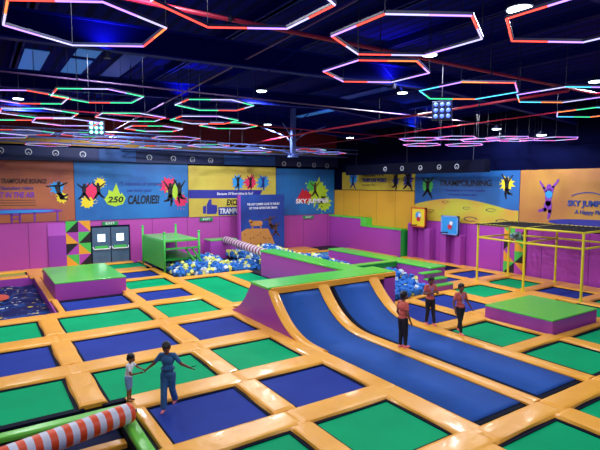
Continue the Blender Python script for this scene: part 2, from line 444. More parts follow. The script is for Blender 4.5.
for k, x0, x1, y0, y1, m, lab in RB: bed(k, x0, x1, y0, y1, m, lab)
RP = [(13.95, 17.0, 8.87, 9.55, 'between the two green beds left of the right box'),
      (13.95, 16.95, 11.8, 12.65, 'in front of the blue bed behind the staff'),
      (16.6, 17.3, 6.7, 8.87, 'dividing the two green beds below the right box'),
      (16.6, 16.92, 9.3, 12.2, 'tucked along the left side of the right box'),
      (16.23, 16.97, 12.6, 15.9, 'dividing the two blue beds behind the staff'),
      (14.3, 16.95, 15.5, 16.1, 'between the blue bed and the foam pit'),
      (16.95, 20.0, 12.15, 13.1, 'along the back of the right box'),
      (16.95, 20.0, 15.9, 16.4, 'before the green steps'),
      (19.0, 20.0, 13.1, 15.9, 'right of the blue bed behind the walking man'),
      (17.0, 22.0, 8.87, 9.3, 'along the front of the right box'),
      (20.1, 20.8, 9.3, 12.2, 'along the right end of the right box'),
      (20.0, 23.1, 12.2, 14.4, 'wide, behind the right box under the near frame post'),
      (22.4, 23.1, 14.4, 17.0, 'under the left post of the yellow frame'),
      (20.0, 23.4, 16.4, 17.8, 'wide, left of the yellow frame'),
      (23.1, 26.8, 13.9, 14.6, 'between green and blue beds inside the frame'),
      (23.1, 26.8, 16.65, 17.7, 'by the wall between frame and blue bed'),
      (25.2, 26.8, 9.0, 13.9, 'along the right wall at the right edge'),
      (25.4, 26.8, 14.6, 16.65, 'along the right wall inside the frame'),
      (22.6, 23.3, 9.0, 13.9, 'under the near right frame post'),
      (23.3, 25.2, 11.1, 11.8, 'between the blue and small green far right beds'),
      (22.7, 23.4, 17.8, 22.6, 'between the two blue beds left of the frame'),
      (23.4, 26.8, 19.4, 20.2, 'between blue and navy beds near the backboards'),
      (25.9, 26.8, 20.2, 25.8, 'along the wall under the backboards'),
      (20.2, 22.7, 19.9, 22.6, 'wide, beside the long green walkway'),
      (25.9, 26.8, 17.7, 19.4, 'along the wall left of the frame'),
      (22.7, 25.9, 22.4, 23.2, 'beyond the navy bed'),
      (19.3, 24.2, 31.3, 32.0, 'behind the far sky blue bed'),
      (19.3, 24.2, 28.3, 29.4, 'between the two sky blue beds'),
      (23.6, 26.2, 26.4, 32.0, 'beside the sky blue beds along the stepped wall'),
      (19.3, 23.4, 32.6, 34.9, 'far, against the back wall in the corner')]
for x0, x1, y0, y1, wh in RP: pad(x0, x1, y0, y1, YP+wh, h=0.08)
# green bordered front pit with navy net beds
pad(-1.4, 2.86, 11.72, 12.12, 'long green foam pad along the back of the front pit', M_PADG, h=0.07)
pad(2.48, 2.86, 6.0, 11.72, 'green foam pad down the right side of the front pit', M_PADG, h=0.07)
for (y0, y1, w_) in ((10.85, 11.66, 'far'), (7.1, 10.4, 'near')):
    g = MB(); g.box(-1.4, 2.46, y0, y1, -0.32, -0.25); tag(g.build('pit_mat', M_NAVY), 'navy mat sunk in the front pit, %s side of its yellow divider' % w_, 'mat')
pad(-1.4, 2.46, 10.42, 10.83, YP+'sunk in the front pit below the striped roller', z=-0.20, h=0.08)

# ------------------------------------------------------------------ green-topped boxes
def topped_box(x0, x1, y0, y1, h, label):
    t = thing('vault_box', ((x0+x1)/2, (y0+y1)/2, 0), 0, label, 'padded box')
    a, b_ = (x1-x0)/2, (y1-y0)/2
    box('box_body', M_PURP, -a, a, -b_, b_, -0.11, h-0.04, t, bevel=0.03)
    box('top_pad', M_PLAT, -a-0.01, a+0.01, -b_-0.01, b_+0.01, h-0.04, h+0.02, t, bevel=0.02)
    return t
topped_box(2.86, 6.1, 25.15, 30.1, 0.75, 'low purple padded box with glossy green top beside the sunken pit')
topped_box(16.95, 20.1, 9.32, 12.12, 0.52, 'purple padded box with bright green top in front of the yellow frame')

# ------------------------------------------------------------------ sunken pit with air bag
t = thing('airbag_pit', (0, 27.2, 0), 0, 'sunken landing pit with printed navy airbag at the left edge', 'landing pit')
b = MB(); b.box(-7.9, 2.62, 4.75, 4.88, -0.98, -0.02); b.box(2.55, 2.61, -4.76, 4.75, -0.98, -0.02); b.box(-7.9, 2.62, -4.78, -4.68, -0.98, -0.02)
b.build('pit_lining', M_PURP, t)
ab = MB(); vs = []; fs = []; nx, ny = 30, 30
for j in range(ny+1):
    for i in range(nx+1):
        u, v = i/nx, j/ny; x = -7.85+u*10.39; y = -4.65+v*9.35
        vs.append((x, y, -0.30+0.05*math.sin(x*4.2)*math.sin(y*1.1)+0.03*math.sin(y*5)-0.12*(max(abs(2*u-1), abs(2*v-1))**8)))
for j in range(ny):
    for i in range(nx): k = j*(nx+1)+i; fs.append((k, k+1, k+nx+2, k+nx+1))
ab.add(vs, fs)
def airbag_mat():
    m = mat('airbag_print', (18, 34, 92), 0.6, spec=.15); nt = m.node_tree; bs = nt.nodes['Principled BSDF']
    tc = nt.nodes.new('ShaderNodeTexCoord'); mp = nt.nodes.new('ShaderNodeMapping'); mp.inputs['Scale'].default_value = (0.9, 1.6, 1)
    nt.links.new(tc.outputs['Object'], mp.inputs[0])
    last = None; base = (*lin((16, 32, 88)), 1)
    for k, (cc, sc, th, off) in enumerate((((20, 70, 140), 1.6, 0.55, 0), ((235, 205, 50), 2.1, 0.645, 7.3), ((225, 232, 240), 2.6, 0.67, 19.1))):
        m2 = nt.nodes.new('ShaderNodeMapping'); m2.inputs['Location'].default_value = (off, off*.7, 0); nt.links.new(mp.outputs[0], m2.inputs[0])
        n = nt.nodes.new('ShaderNodeTexNoise'); n.inputs['Scale'].default_value = sc; n.inputs['Detail'].default_value = 5; nt.links.new(m2.outputs[0], n.inputs['Vector'])
        g = nt.nodes.new('ShaderNodeMath'); g.operation = 'GREATER_THAN'; g.inputs[1].default_value = th; nt.links.new(n.outputs['Fac'], g.inputs[0])
        mx = nt.nodes.new('ShaderNodeMix'); mx.data_type = 'RGBA'; nt.links.new(g.outputs[0], mx.inputs[0])
        if last is None: mx.inputs[6].default_value = base
        else: nt.links.new(last, mx.inputs[6])
        mx.inputs[7].default_value = (*lin(cc), 1); last = mx.outputs[2]
    nt.links.new(last, bs.inputs['Base Color']); return m
ab.build('airbag', airbag_mat(), t, smooth=True)
g = MB(); n = 20; g.add([(0.72+0.42*math.cos(2*PI*i/n), 0.9+0.8*math.sin(2*PI*i/n), -0.215) for i in range(n)], [tuple(range(n))])
g.build('round_print', mat('print_orange', (214, 92, 50), 0.4), t)

# ------------------------------------------------------------------ curved launch ramp with two lanes
def zr(y):       # running surface of the lanes
    return 0.0 if y <= 12.7 else 1.42*((y-12.7)/2.9)**2.6
def zback(y):
    return 1.5*max(0.0, (19.35-y)/2.35)**2.3 if y > 17.0 else 1.5
t = thing('launch_ramp', (12.1, 16.3, 0), 0, 'big curved purple ramp with green deck and yellow-edged blue lanes', 'ramp')
OX, OY = 12.1, 16.3
def side(x0, x1, yfront, name):
    g = MB(); pts = [(19.35-0.3*i, zback(19.35-0.3*i)) for i in range(8)] + [(17.0, 1.46), (15.62, 1.46)] + [(15.6-(15.6-yfront)*i/10, max(-.1, zr(15.6-(15.6-yfront)*i/10)-0.0)) for i in range(11)]
    pts += [(yfront, -0.1), (19.35, -0.1)]
    n = len(pts)
    vs = [(x0-OX, p[0]-OY, p[1]) for p in pts] + [(x1-OX, p[0]-OY, p[1]) for p in pts]
    g.add(vs, [tuple(range(n)), tuple(range(2*n-1, n-1, -1))] + [(i, n+i, n+(i+1) % n, (i+1) % n) for i in range(n)])
    return g.build(name, M_PURP, t)
side(8.9, 9.02, 13.3, 'side_panel'); side(14.66, 15.3, 15.55, 'side_panel')
box('back_panel', M_PURP, 9.02-OX, 14.66-OX, 16.9-OY, 17.0-OY, -0.1, 1.46, t)
g = MB(); g.box(8.88-OX, 15.34-OX, 15.62-OY, 17.05-OY, 1.46, 1.56); g.build('green_deck', M_PLAT, t, bevel=0.02)
g = MB(); g.box(9.0-OX, 15.34-OX, 15.55-OY, 15.62-OY, 1.26, 1.53); g.build('front_trim', M_PAD, t, bevel=0.02)
def strip(x0f, x1f, ya, yb, zoff, n=44, th=0.05, dome=0.0, nx=1):
    g = MB(); vs = []; fs = []
    for i in range(n+1):
        y = ya+(yb-ya)*i/n; x0, x1 = x0f(y), x1f(y)
        for j in range(nx+1):
            q = j/nx; vs.append((x0+(x1-x0)*q-OX, y-OY, zr(y)+zoff+dome*(1-abs(2*q-1)**3)))
        for j in (nx, 0): vs.append((x0+(x1-x0)*j/nx-OX, y-OY, zr(y)+zoff-th))
    k = nx+3
    for i in range(n):
        for j in range(k): fs.append((i*k+j, i*k+(j+1) % k, (i+1)*k+(j+1) % k, (i+1)*k+j))
    fs.append(tuple(range(k))); fs.append(tuple(n*k+j for j in range(k-1, -1, -1)))
    g.add(vs, fs); return g
cf = lambda v: (lambda y: v)
for x0, x1 in ((9.15, 11.3), (11.75, 14.15)):
    strip(cf(x0), cf(x1), 6.7, 15.55, -0.06, n=60).build('lane_spring_cover', M_SPRING, t, smooth=False)
    strip(cf(x0+.13), cf(x1-.13), 6.85, 15.5, -0.035, n=60).build('lane_mat', M_LANE, t, smooth=True)
strip(cf(11.12), cf(11.62), 6.55, 15.6, 0.0, dome=0.06, nx=6).build('lane_pad', M_PAD, t)
strip(cf(13.75), cf(14.3), 6.55, 15.6, 0.0, dome=0.06, nx=6).build('lane_pad', M_PAD, t)
strip(cf(8.88), cf(9.28), 12.4, 15.6, 0.0, dome=0.06, nx=6).build('lane_pad', M_PAD, t)

# beds behind the ramp
bed('r1', 9.55, 11.6, 20.0, 26.4, G, 'long green trampoline bed left of the ramp rear foot')
bed('r2', 12.35, 13.85, 20.0, 26.7, G, 'green trampoline bed beside the purple dividing wall')
pad(11.58, 12.37, 19.4, 26.8, YP+'between the two long green beds behind the ramp', h=0.09)
pad(9.1, 14.0, 26.5, 27.2, YP+'between the long green beds and the foam pit', h=0.08)
pad(9.0, 13.9, 19.3, 20.0, YP+'at the rear foot of the ramp', h=0.07)
pad(8.85, 9.57, 19.3, 27.2, YP+'left of the long green bed behind the ramp', h=0.09)

# dividing wall with green capping
t = thing('divider_wall', (14.4, 21.2, 0), 0, 'low purple dividing wall with green capping running back from the ramp', 'padded wall')
box('wall_body', M_PURP, -0.5, 0.5, -4.1, 4.1, -0.1, 1.4, t, bevel=0.02)
box('capping', M_PLAT, -0.54, 0.54, -4.13, 4.13, 1.4, 1.5, t, bevel=0.02)
# green beam over the foam pit
t = thing('foam_pit_beam', (17.3, 20.2, 0), 0, 'green balance beam spanning the foam pit behind the ramp deck', 'beam')
box('beam_body', M_PLATD, -2.35, 2.5, -0.2, 0.2, 0.72, 0.98, t); box('top_pad', M_PLAT, -2.35, 2.5, -0.22, 0.22, 0.98, 1.04, t)
# long walkway with steps
t = thing('walkway', (20.5, 22.0, 0), 0, 'long purple walkway with green top leading to the stepped wall', 'walkway')
box('walkway_body', M_PURP, -0.7, 0.4, -4.5, 4.5, -0.1, 0.93, t, bevel=0.02)
box('top_pad', M_PLAT, -0.74, 0.44, -4.53, 4.5, 0.93, 1.02, t, bevel=0.02)
t = thing('padded_steps', (19.6, 17.0, 0), 0, 'three padded steps with green treads at the walkway end', 'steps')
for k, (ya, yb, z) in enumerate(((0.12, 0.5, .78), (-0.26, 0.12, .52), (-0.64, -0.26, .26))):
    s = box('step', M_PURP, -0.75, 0.6, ya, yb, -0.1, z, t, bevel=0.01)
    box('tread', M_PLAT, -0.77, 0.62, ya-0.02, yb, z, z+0.06, s, bevel=0.01)

# ------------------------------------------------------------------ foam pits
FC = {'blue': mat('foam_blue', (44, 118, 206), 0.85, var=0.12, vscale=1), 'yellow': mat('foam_yellow', (224, 228, 120), 0.85, var=0.08), 'white': mat('foam_white', (214, 228, 236), 0.85)}
def foam_mesh(col, k):
    bm = bmesh.new(); bmesh.ops.create_cube(bm, size=0.21)
    bmesh.ops.bevel(bm, geom=list(bm.edges), offset=0.02, segments=1, affect='EDGES')
    r = random.Random(k)
    for v in bm.verts: v.co += Vector((r.uniform(-1, 1), r.uniform(-1, 1), r.uniform(-1, 1)))*0.006
    me = bpy.data.meshes.new('foam_cube'); bm.to_mesh(me); bm.free(); me.materials.append(FC[col])
    return me
FM = {c: [foam_mesh(c, i+len(c)) for i in range(2)] for c in FC}
cubes = []
def fill(x0, x1, y0, y1, base, amp, mix, where, layers=2):
    s = 0.25; y = y0+.15
    while y < y1-.1:
        x = x0+.15
        while x < x1-.1:
            for L in range(layers):
                if L and random.random() < 0.35: continue
                c = random.choices(['blue', 'yellow', 'white'], mix)[0]
                e = min(x-x0, x1-x, y-y0, y1-y)
                z = base + min(1, e/0.8)*amp*(0.6+0.4*math.sin(x*1.3)*math.sin(y*0.9+1)) + L*0.16 + random.uniform(-.05, .06)
                cubes.append((math.hypot(x, y), c, (x+random.uniform(-.07, .07), y+random.uniform(-.07, .07), z), (random.uniform(0, 3), random.uniform(0, 3), random.uniform(0, 3)), where))
            x += s
        y += s
slab('trim_foam_floor', M_DECK, 9.4, 19.3, 16.1, 34.9, -0.12, -0.08)
fill(9.5, 14.0, 27.25, 32.2, 0.05, 0.35, (62, 24, 14), 'under the striped roller')
fill(15.05, 19.2, 24.6, 33.0, 0.22, 0.4, (58, 24, 18), 'behind the dividing wall')
fill(14.0, 19.2, 27.3, 30.5, 0.0, 0.3, (60, 24, 16), 'beyond the dividing wall end', 1)
fill(15.1, 19.2, 17.4, 20.0, 0.2, 0.5, (70, 12, 18), 'behind the ramp deck')
fill(15.4, 18.7, 16.2, 18.2, 0.05, 0.30, (86, 5, 9), 'right of the ramp')
fill(15.05, 19.2, 20.6, 24.4, 0.35, 0.35, (60, 22, 18), 'behind the green beam', 1)
cubes.sort(key=lambda q: q[0])
for q in cubes[:300]:
    o = bpy.data.objects.new('foam_cube', random.choice(FM[q[1]])); COL.objects.link(o)
    o.location = q[2]; o.rotation_euler = q[3]
    tag(o, '%s foam cube in the foam pit %s' % (q[1], q[4]), 'foam cube', '%s foam cubes %s' % (q[1], q[4]))
g = MB()
for q in cubes[300:]:
    me = FM[q[1]][0]; R = Euler(q[3]).to_matrix(); mi = ['blue', 'yellow', 'white'].index(q[1])
    g.add([R @ v.co + Vector(q[2]) for v in me.vertices], [tuple(p.vertices) for p in me.polygons], mi)
o = g.build('foam_cubes', [FC['blue'], FC['yellow'], FC['white']])
tag(o, 'deep heap of blue, yellow and white foam cubes filling the rear foam pit', 'foam cubes', None, 'stuff')
print('foam cubes', len(cubes))

# ------------------------------------------------------------------ striped rollers
def cyl_striped(name, p0, p1, r, m1, pitch, label):
    p0, p1 = Vector(p0), Vector(p1); L = (p1-p0).length
    rot = (p1-p0).to_track_quat('X', 'Z')
    t = thing(name, p0, 0, label, 'roller'); t.rotation_mode = 'QUATERNION'; t.rotation_quaternion = rot
    g = MB(); n = 28; m = int(L/0.03); vs = []; fs = []; mi = []
    for i in range(m+1):
        x = L*i/m; e = min(x, L-x); rr = r*(1 if e > 0.04 else 0.86+0.14*e/0.04)
        for j in range(n):
            a = 2*PI*j/n; vs.append((x, rr*math.cos(a), rr*math.sin(a)))
    for i in range(m):
        for j in range(n):
            fs.append((i*n+j, i*n+(j+1) % n, (i+1)*n+(j+1) % n, (i+1)*n+j))
            mi.append(0)
    g.v = vs; g.f = fs; g.m = mi
    g.f.append(tuple(range(n))); g.m.append(0); g.f.append(tuple(m*n+j for j in range(n))); g.m.append(0)
    g.build('roller_cover', m1, t, smooth=True)
    h = MB(); h.tube((-.12, 0, 0), (L+.12, 0, 0), 0.035); h.build('axle', M_METAL, t)
    return t
cyl_striped('striped_roller', (-1.5, 9.82, 0.34), (2.68, 10.92, 0.30), 0.225, stripe_mat('roller_stripes', (214, 216, 232), (236, 78, 30), 0, .28, .14, .35), 0.27, 'big orange and white striped roller lying across the front pit')
cyl_striped('striped_roller', (14.35, 25.4, 1.22), (15.2, 33.0, 1.28), 0.27, stripe_mat('roller_thin_stripes', (214, 206, 220), (140, 36, 84), 0, .5, .22, .4), 0.5, 'thin maroon and white striped roller above the rear foam pit')
t = thing('roller_platform', (15.2, 33.6, 0), 0, 'small purple block with green top behind the far striped roller', 'padded box')
box('box_body', M_PURP, -1.2, 0.9, -0.6, 0.6, -0.08, 1.25, t, bevel=.02); box('top_pad', M_PLAT, -1.23, 0.93, -0.62, 0.62, 1.25, 1.33, t, bevel=.02)

# ------------------------------------------------------------------ green play tower
t = thing('play_tower', (9.3, 28.9, 0), 0, 'green play tower with open shelf and slanted bars above foam pit', 'play tower')
# front-left post at (0,0), front-right at (2.15,0), depth 3.4
for px, py, zt in ((0, 0, 2.45), (2.15, -0.1, 2.45), (-.05, 4.4, 2.55), (2.2, 4.3, 2.55)):
    g = MB(); g.tube((px, py, -0.08), (px, py, zt), 0.065, n=12); g.ball((px, py, zt), 0.085, n=12); g.build('post', M_POSTG, t, smooth=True)
box('top_deck', M_PLAT, -0.02, 2.17, -0.05, 4.35, 1.88, 2.0, t, bevel=.015)
box('side_board', M_PLATD if False else M_POSTG, -0.06, 0.0, 0.05, 4.3, 0.25, 1.9, t)
box('shelf', M_PLATD, 0.05, 2.1, 0.1, 3.6, 0.72, 0.84, t)
box('rail', M_POSTG, 0.05, 2.15, -0.09, -0.02, 1.42, 1.52, t)
box('back_board', M_PURP, 0.05, 2.1, 4.2, 4.28, 0.3, 1.85, t)
for dx in (0.0, 0.4):
    g = MB(); g.tube((1.35+dx, 0.2, 1.45), (2.05+dx, -0.35, 0.25), 0.06, n=8); g.build('slanted_bar', M_POSTG, t, smooth=True)

# ------------------------------------------------------------------ climbing panel (blue, printed)
ART = {k: mat('print_'+k, v, 0.5) for k, v in dict(pink=(226, 40, 96), lime=(176, 214, 50), cyan=(40, 150, 226), blue=(40, 44, 150), yellow=(238, 214, 40), orange=(240, 130, 40), green=(70, 190, 80), violet=(120, 50, 170), tan=(196, 132, 62), brown=(90, 56, 40), crater=(96, 84, 60), skin=(206, 130, 90), red=(196, 30, 50), deep=(30, 60, 140)).items()}
def blob(g, x, z, r, y, rnd, n=22, spike=0.5, m=0):
    g.mark()
    pts = []
    for i in range(n):
        a = 2*PI*i/n; k = r*(1+ (rnd.uniform(0.1, spike) if i % 2 else rnd.uniform(-0.18, 0.0))); pts.append((x+k*math.cos(a), z+k*math.sin(a)))
    g.flat(pts, y, 0.004, m)
    for i in range(6):
        a = rnd.uniform(0, 6.28); d = r*rnd.uniform(1.25, 1.6); q = r*rnd.uniform(.04, .1)
        g.flat([(x+d*math.cos(a)+q*math.cos(b*PI/3), z+d*math.sin(a)+q*math.sin(b*PI/3)) for b in range(6)], y, 0.004, m)
def limb(g, a, b, r0, r1, y, m=0):
    a = Vector(a); b = Vector(b); d = (b-a); L = d.length; d /= L; nrm = Vector((-d.y, d.x)); pts = []
    for i in range(7):
        t_ = PI/2+PI*i/6; pts.append(a + d*math.cos(t_)*r0 + nrm*math.sin(t_)*r0)
    for i in range(7):
        t_ = -PI/2+PI*i/6; pts.append(b + d*math.cos(t_)*r1 + nrm*math.sin(t_)*r1)
    g.flat([tuple(p) for p in pts], y, 0.006, m)
POSES = {
 'star': dict(sh=(0, .25), hp=(0, -.12), hd=(0.02, .42), arms=[((.22, .38), (.34, .55)), ((-.22, .36), (-.36, .5))], legs=[((.17, -.32), (.3, -.5)), ((-.18, -.3), (-.34, -.42))]),
 'tuck': dict(sh=(-.02, .2), hp=(0.03, -.15), hd=(0.04, .37), arms=[((.22, .3), (.42, .4)), ((-.2, .24), (-.5, .22))], legs=[((.22, -.3), (.42, -.2)), ((.12, -.38), (.4, -.42))]),
 'dive': dict(sh=(0, .2), hp=(0, -.15), hd=(0.0, .37), arms=[((.14, .38), (.3, .6)), ((-.16, .34), (-.3, .55))], legs=[((-.1, -.35), (-.3, -.4)), ((.06, -.4), (.02, -.62))]),
}
def figure(g, x, z, s, pose, y, m=0, flip=1):
    g.mark()
    P = POSES[pose]; f = lambda p: (x+flip*p[0]*s, z+p[1]*s)
    limb(g, f(P['sh']), f(P['hp']), .12*s, .09*s, y, m)
    limb(g, f(P['hd']), f((P['hd'][0]+.01, P['hd'][1]+.02)), .085*s, .08*s, y, m)
    for i, (e, h) in enumerate(P['arms']):
        s0 = (P['sh'][0]+(.09 if e[0] > 0 else -.09), P['sh'][1]+.03); limb(g, f(s0), f(e), .05*s, .04*s, y, m); limb(g, f(e), f(h), .04*s, .03*s, y, m)
    for k, a in P['legs']:
        s0 = (P['hp'][0]+(.04 if k[0] > 0 else -.04), P['hp'][1]); limb(g, f(s0), f(k), .08*s, .06*s, y, m); limb(g, f(k), f(a), .06*s, .035*s, y, m)
def art_part(name, m, parent, fn):
    g = MB(); fn(g)
    mk = g.marks if len(g.marks) > 1 else [(0, 0)]
    for i, (v0, f0) in enumerate(mk):       # one part for every separate printed figure or splash
        v1, f1 = mk[i+1] if i+1 < len(mk) else (len(g.v), len(g.f))
        h = MB(); h.v = g.v[v0:v1]; h.f = [tuple(k-v0 for k in f) for f in g.f[f0:f1]]; h.m = g.m[f0:f1]; h.build(name, m, parent)

t = thing('climbing_panel', (16.5, 33.35, 0), 0, 'tall blue printed panel standing in the rear foam pit', 'printed panel')
box('panel_board', M_FASCL if False else mat('panel_print_blue', (20, 66, 152), 0.5, rgb2=(18, 48, 130), vscale=.5), 0.12, 4.0, 0, 0.35, -0.05, 4.56, t)
box('side_edge', M_PURP, 0, 0.12, 0, 0.36, -0.05, 4.56, t)
art_part('cliff_print', ART['tan'], t, lambda g: g.flat([(0.15, 0.4), (0.15, 1.75), (0.6, 1.98), (1.5, 1.95), (2.5, 1.9), (2.85, 1.2), (3.2, 0.4)], -0.005))
def hold(g):
    r = random.Random(3)
    for i in range(12):
        x, z = r.uniform(.4, 2.6), r.uniform(.6, 1.7); g.flat([(x+.06*math.cos(k), z+.05*math.sin(k)) for k in range(6)], -0.02, .006)
art_part('hold_print', ART['brown'], t, hold)
def cl(g): 
    figure(g, 2.65, 2.35, 1.15, 'tuck', -0.01); figure(g, 3.2, 1.75, 1.1, 'star', -0.01)
art_part('climber_print', ART['brown'], t, cl)
art_part('animal_print', ART['tan'], t, lambda g: (limb(g, (1.1, 2.35), (1.8, 2.35), .2, .2, -.01), limb(g, (1.0, 2.5), (.9, 2.55), .13, .1, -.01), limb(g, (1.1, 2.2), (1.1, 2.0), .05, .05, -.01), limb(g, (1.8, 2.2), (1.85, 2.0), .05, .05, -.01)))
text('THE LAZY CLIMBER CLOSE TO THE SKY', M_WHITE, t, 2.1, 3.75, 2.9, .17, align='CENTER'); text('LET YOUR ADVENTURE CRAWL', M_WHITE, t, 2.1, 3.45, 2.5, .17, align='CENTER')

# ------------------------------------------------------------------ banners
def banner(loc, rz, wdt, z0, z1, m, label):
    t = box('wall_banner', m, 0, wdt, 0, 0.04, 0, z1-z0); t.location = (loc[0], loc[1], z0); t.rotation_euler = (0, 0, rz)
    tag(t, label, 'banner'); return t
BY = 34.93
rn = random.Random(11)
# brown-orange banner, its left end out of frame
bx, bz = -3.2, 3.0
t = banner((bx, BY), 0, 5.35-bx, 3.0, 6.84, mat('banner_copper', (176, 98, 60), 0.55, rgb2=(154, 80, 66), vscale=.35), 'copper orange banner with dark lettering and a drawn trampoline')
text('TRAMPOLINE BOUNCE', M_BLACK, t, 1.28-bx, 5.42-bz, 2.5, .30, shear=.25, bold=.015)
text('world record launched riders', ART['blue'], t, -.2-bx, 5.03-bz, 3.2, .22, shear=.2)
text('22 FEET IN THE AIR', ART['violet'], t, 0.3-bx, 4.55-bz, 2.75, .34, shear=.25, bold=.03)
art_part('rule_print', ART['brown'], t, lambda g: [g.flat([(1.2-bx, z-bz), (3.1-bx, z-bz-.02), (3.1-bx, z-bz+.02), (1.2-bx, z-bz+.04)], -.005) for z in (4.38, 4.22, 4.06)])
art_part('splash_print', ART['cyan'], t, lambda g: blob(g, 4.35-bx, 5.15-bz, .36, -.004, rn))
art_part('splash_print', ART['yellow'], t, lambda g: blob(g, 4.62-bx, 4.5-bz, .3, -.004, rn))
art_part('jumper_print', M_BLACK, t, lambda g: figure(g, 4.4-bx, 4.95-bz, 1.3, 'tuck', -.012))
def tr1(g):
    g.flat([(4.62-bx-2.9*(1-math.cos(a))*1.0, 3.68-bz+.17*math.sin(a)) for a in [PI*2*i/40 for i in range(40)]], -.006)
    for x in (4.3, 3.0, 2.2, 1.75): g.flat([(x-bx-.05, 0.0), (x-bx+.05, 0.0), (x-bx+.05, .65), (x-bx-.05, .65)], -.006)
    for z in (.2, .42): g.flat([(1.75-bx, z), (2.2-bx, z), (2.2-bx, z+.06), (1.75-bx, z+.06)], -.006)
art_part('trampoline_print', ART['violet'], t, tr1)
art_part('mat_print', ART['cyan'], t, lambda g: g.flat([(4.1-bx-2.5*(1-math.cos(a)), 3.68-bz+.09*math.sin(a)) for a in [PI*2*i/40 for i in range(40)]], -.014))
# blue calories banner
bx = 5.38
t = banner((bx, BY), 0, 13.1-bx, 2.96, 6.84, mat('banner_blue', (34, 118, 190), 0.5, rgb2=(26, 92, 168), vscale=.3), 'blue banner reading 250 calories with paint splashed jumpers'); bz = 2.96
art_part('splash_print', ART['yellow'], t, lambda g: (blob(g, 6.95-bx, 5.45-bz, .3, -.004, rn), blob(g, 6.15-bx, 4.2-bz, .38, -.004, rn)))
art_part('splash_print', ART['pink'], t, lambda g: (blob(g, 6.4-bx, 4.9-bz, .42, -.006, rn), blob(g, 11.6-bx, 5.3-bz, .5, -.006, rn), blob(g, 12.5-bx, 4.2-bz, .45, -.006, rn)))
art_part('splash_print', ART['lime'], t, lambda g: (blob(g, 12.05-bx, 4.85-bz, .45, -.008, rn)))
art_part('jumper_print', M_BLACK, t, lambda g: (figure(g, 5.95-bx, 4.85-bz, 1.1, 'star', -.012), figure(g, 6.85-bx, 4.9-bz, 1.1, 'star', -.012, flip=-1), figure(g, 11.75-bx, 4.75-bz, 1.5, 'dive', -.014), figure(g, 12.45-bx, 4.85-bz, 1.4, 'dive', -.014, flip=-1)))
art_part('flame_print', ART['lime'], t, lambda g: g.flat([(7.2-bx, 4.35-bz), (7.4-bx, 4.0-bz), (7.9-bx, 3.85-bz), (8.4-bx, 4.0-bz), (8.6-bx, 4.4-bz), (8.35-bx, 4.8-bz), (8.25-bx, 4.65-bz), (8.0-bx, 5.45-bz), (7.75-bx, 4.85-bz), (7.5-bx, 5.0-bz), (7.45-bx, 4.7-bz)], -.006))
text('15 minutes of jumping', ART['deep'], t, 8.2-bx, 5.18-bz, 3.0, .38, shear=.2); text('can burn upto', ART['deep'], t, 8.7-bx, 4.76-bz, 1.7, .32, shear=.2)
text('250', M_BLACK, t, 7.4-bx, 4.12-bz, 1.05, .42, shear=.2, bold=.03); text('CALORIES!', M_BLACK, t, 8.75-bx, 3.98-bz, 2.2, .62, shear=.2, bold=.03)
# yellow exercise banner
bx = 13.15
t = banner((bx, BY), 0, 20.65-bx, 2.92, 6.74, mat('banner_yellow', (212, 196, 78), 0.5, rgb2=(198, 168, 66), vscale=.3), 'yellow banner with blue band, thumb and paint splashes above foam pit'); bz = 2.92
art_part('band_print', ART['blue'], t, lambda g: (g.flat([(0, 4.32-bz), (19.0-bx, 4.25-bz), (19.4-bx, 4.9-bz), (0, 4.95-bz)], -.004), g.flat([(15.5-bx, 2.98-bz), (18.0-bx, 2.95-bz), (18.0-bx, 3.58-bz), (15.5-bx, 3.6-bz)], -.004)))
art_part('thumb_print', ART['blue'], t, lambda g: (g.flat([(14.55-bx, 3.1-bz), (15.3-bx, 3.1-bz), (15.4-bx, 3.3-bz), (15.4-bx, 3.75-bz), (14.95-bx, 3.82-bz), (14.95-bx, 4.2-bz), (14.75-bx, 4.22-bz), (14.55-bx, 3.8-bz)], -.006), g.flat([(14.25-bx, 3.15-bz), (14.5-bx, 3.15-bz), (14.5-bx, 3.75-bz), (14.25-bx, 3.7-bz)], -.006)))
text('Because Of Everything Is Fun!', M_WHITE, t, 15.4-bx, 4.48-bz, 3.1, .26, shear=.2)
text('EXCELLENT', M_BLACK, t, 16.2-bx, 3.72-bz, 2.2, .48, shear=.2, bold=.03); text('TRAMPOLINE', M_WHITE, t, 15.6-bx, 3.08-bz, 2.6, .42, shear=.1, bold=.03)
for k_, (x, c) in enumerate(((17.2, 'cyan'), (18.3, 'pink'), (19.45, 'cyan'))):
    art_part('splash_print', ART[c], t, lambda g: blob(g, x-bx, 5.5-bz, .45, -.006, rn, spike=.7)); art_part('jumper_print', ART['blue'] if k_ == 2 else M_BLACK, t, lambda g: figure(g, x-bx, 5.5-bz, .95, 'dive', -.014))
# blue logo banner
bx = 20.7
t = banner((bx, BY), 0, 26.7-bx, 2.75, 6.66, mat('banner_blue2', (30, 116, 186), 0.5, rgb2=(24, 90, 164), vscale=.3), 'blue banner with bright paint splash and SKY JUMPER lettering in far corner'); bz = 2.75
art_part('splash_print', ART['lime'], t, lambda g: (blob(g, 24.9-bx, 4.6-bz, .95, -.004, rn, n=30), blob(g, 25.6-bx, 3.7-bz, .6, -.004, rn)))
art_part('splash_print', ART['red'], t, lambda g: (g.flat([(22.6-bx, 3.9-bz), (23.3-bx, 5.0-bz), (24.3-bx, 3.9-bz)], -.008), blob(g, 23.6-bx, 4.3-bz, .5, -.008, rn)))
art_part('splash_print', ART['green'], t, lambda g: blob(g, 24.2-bx, 5.2-bz, .4, -.006, rn))
art_part('jumper_print', ART['brown'], t, lambda g: figure(g, 24.6-bx, 4.85-bz, 1.3, 'star', -.012))
text('SKY JUMPER', M_WHITE, t, 22.6-bx, 3.6-bz, 3.5, .52, bold=.03, y=-.03)
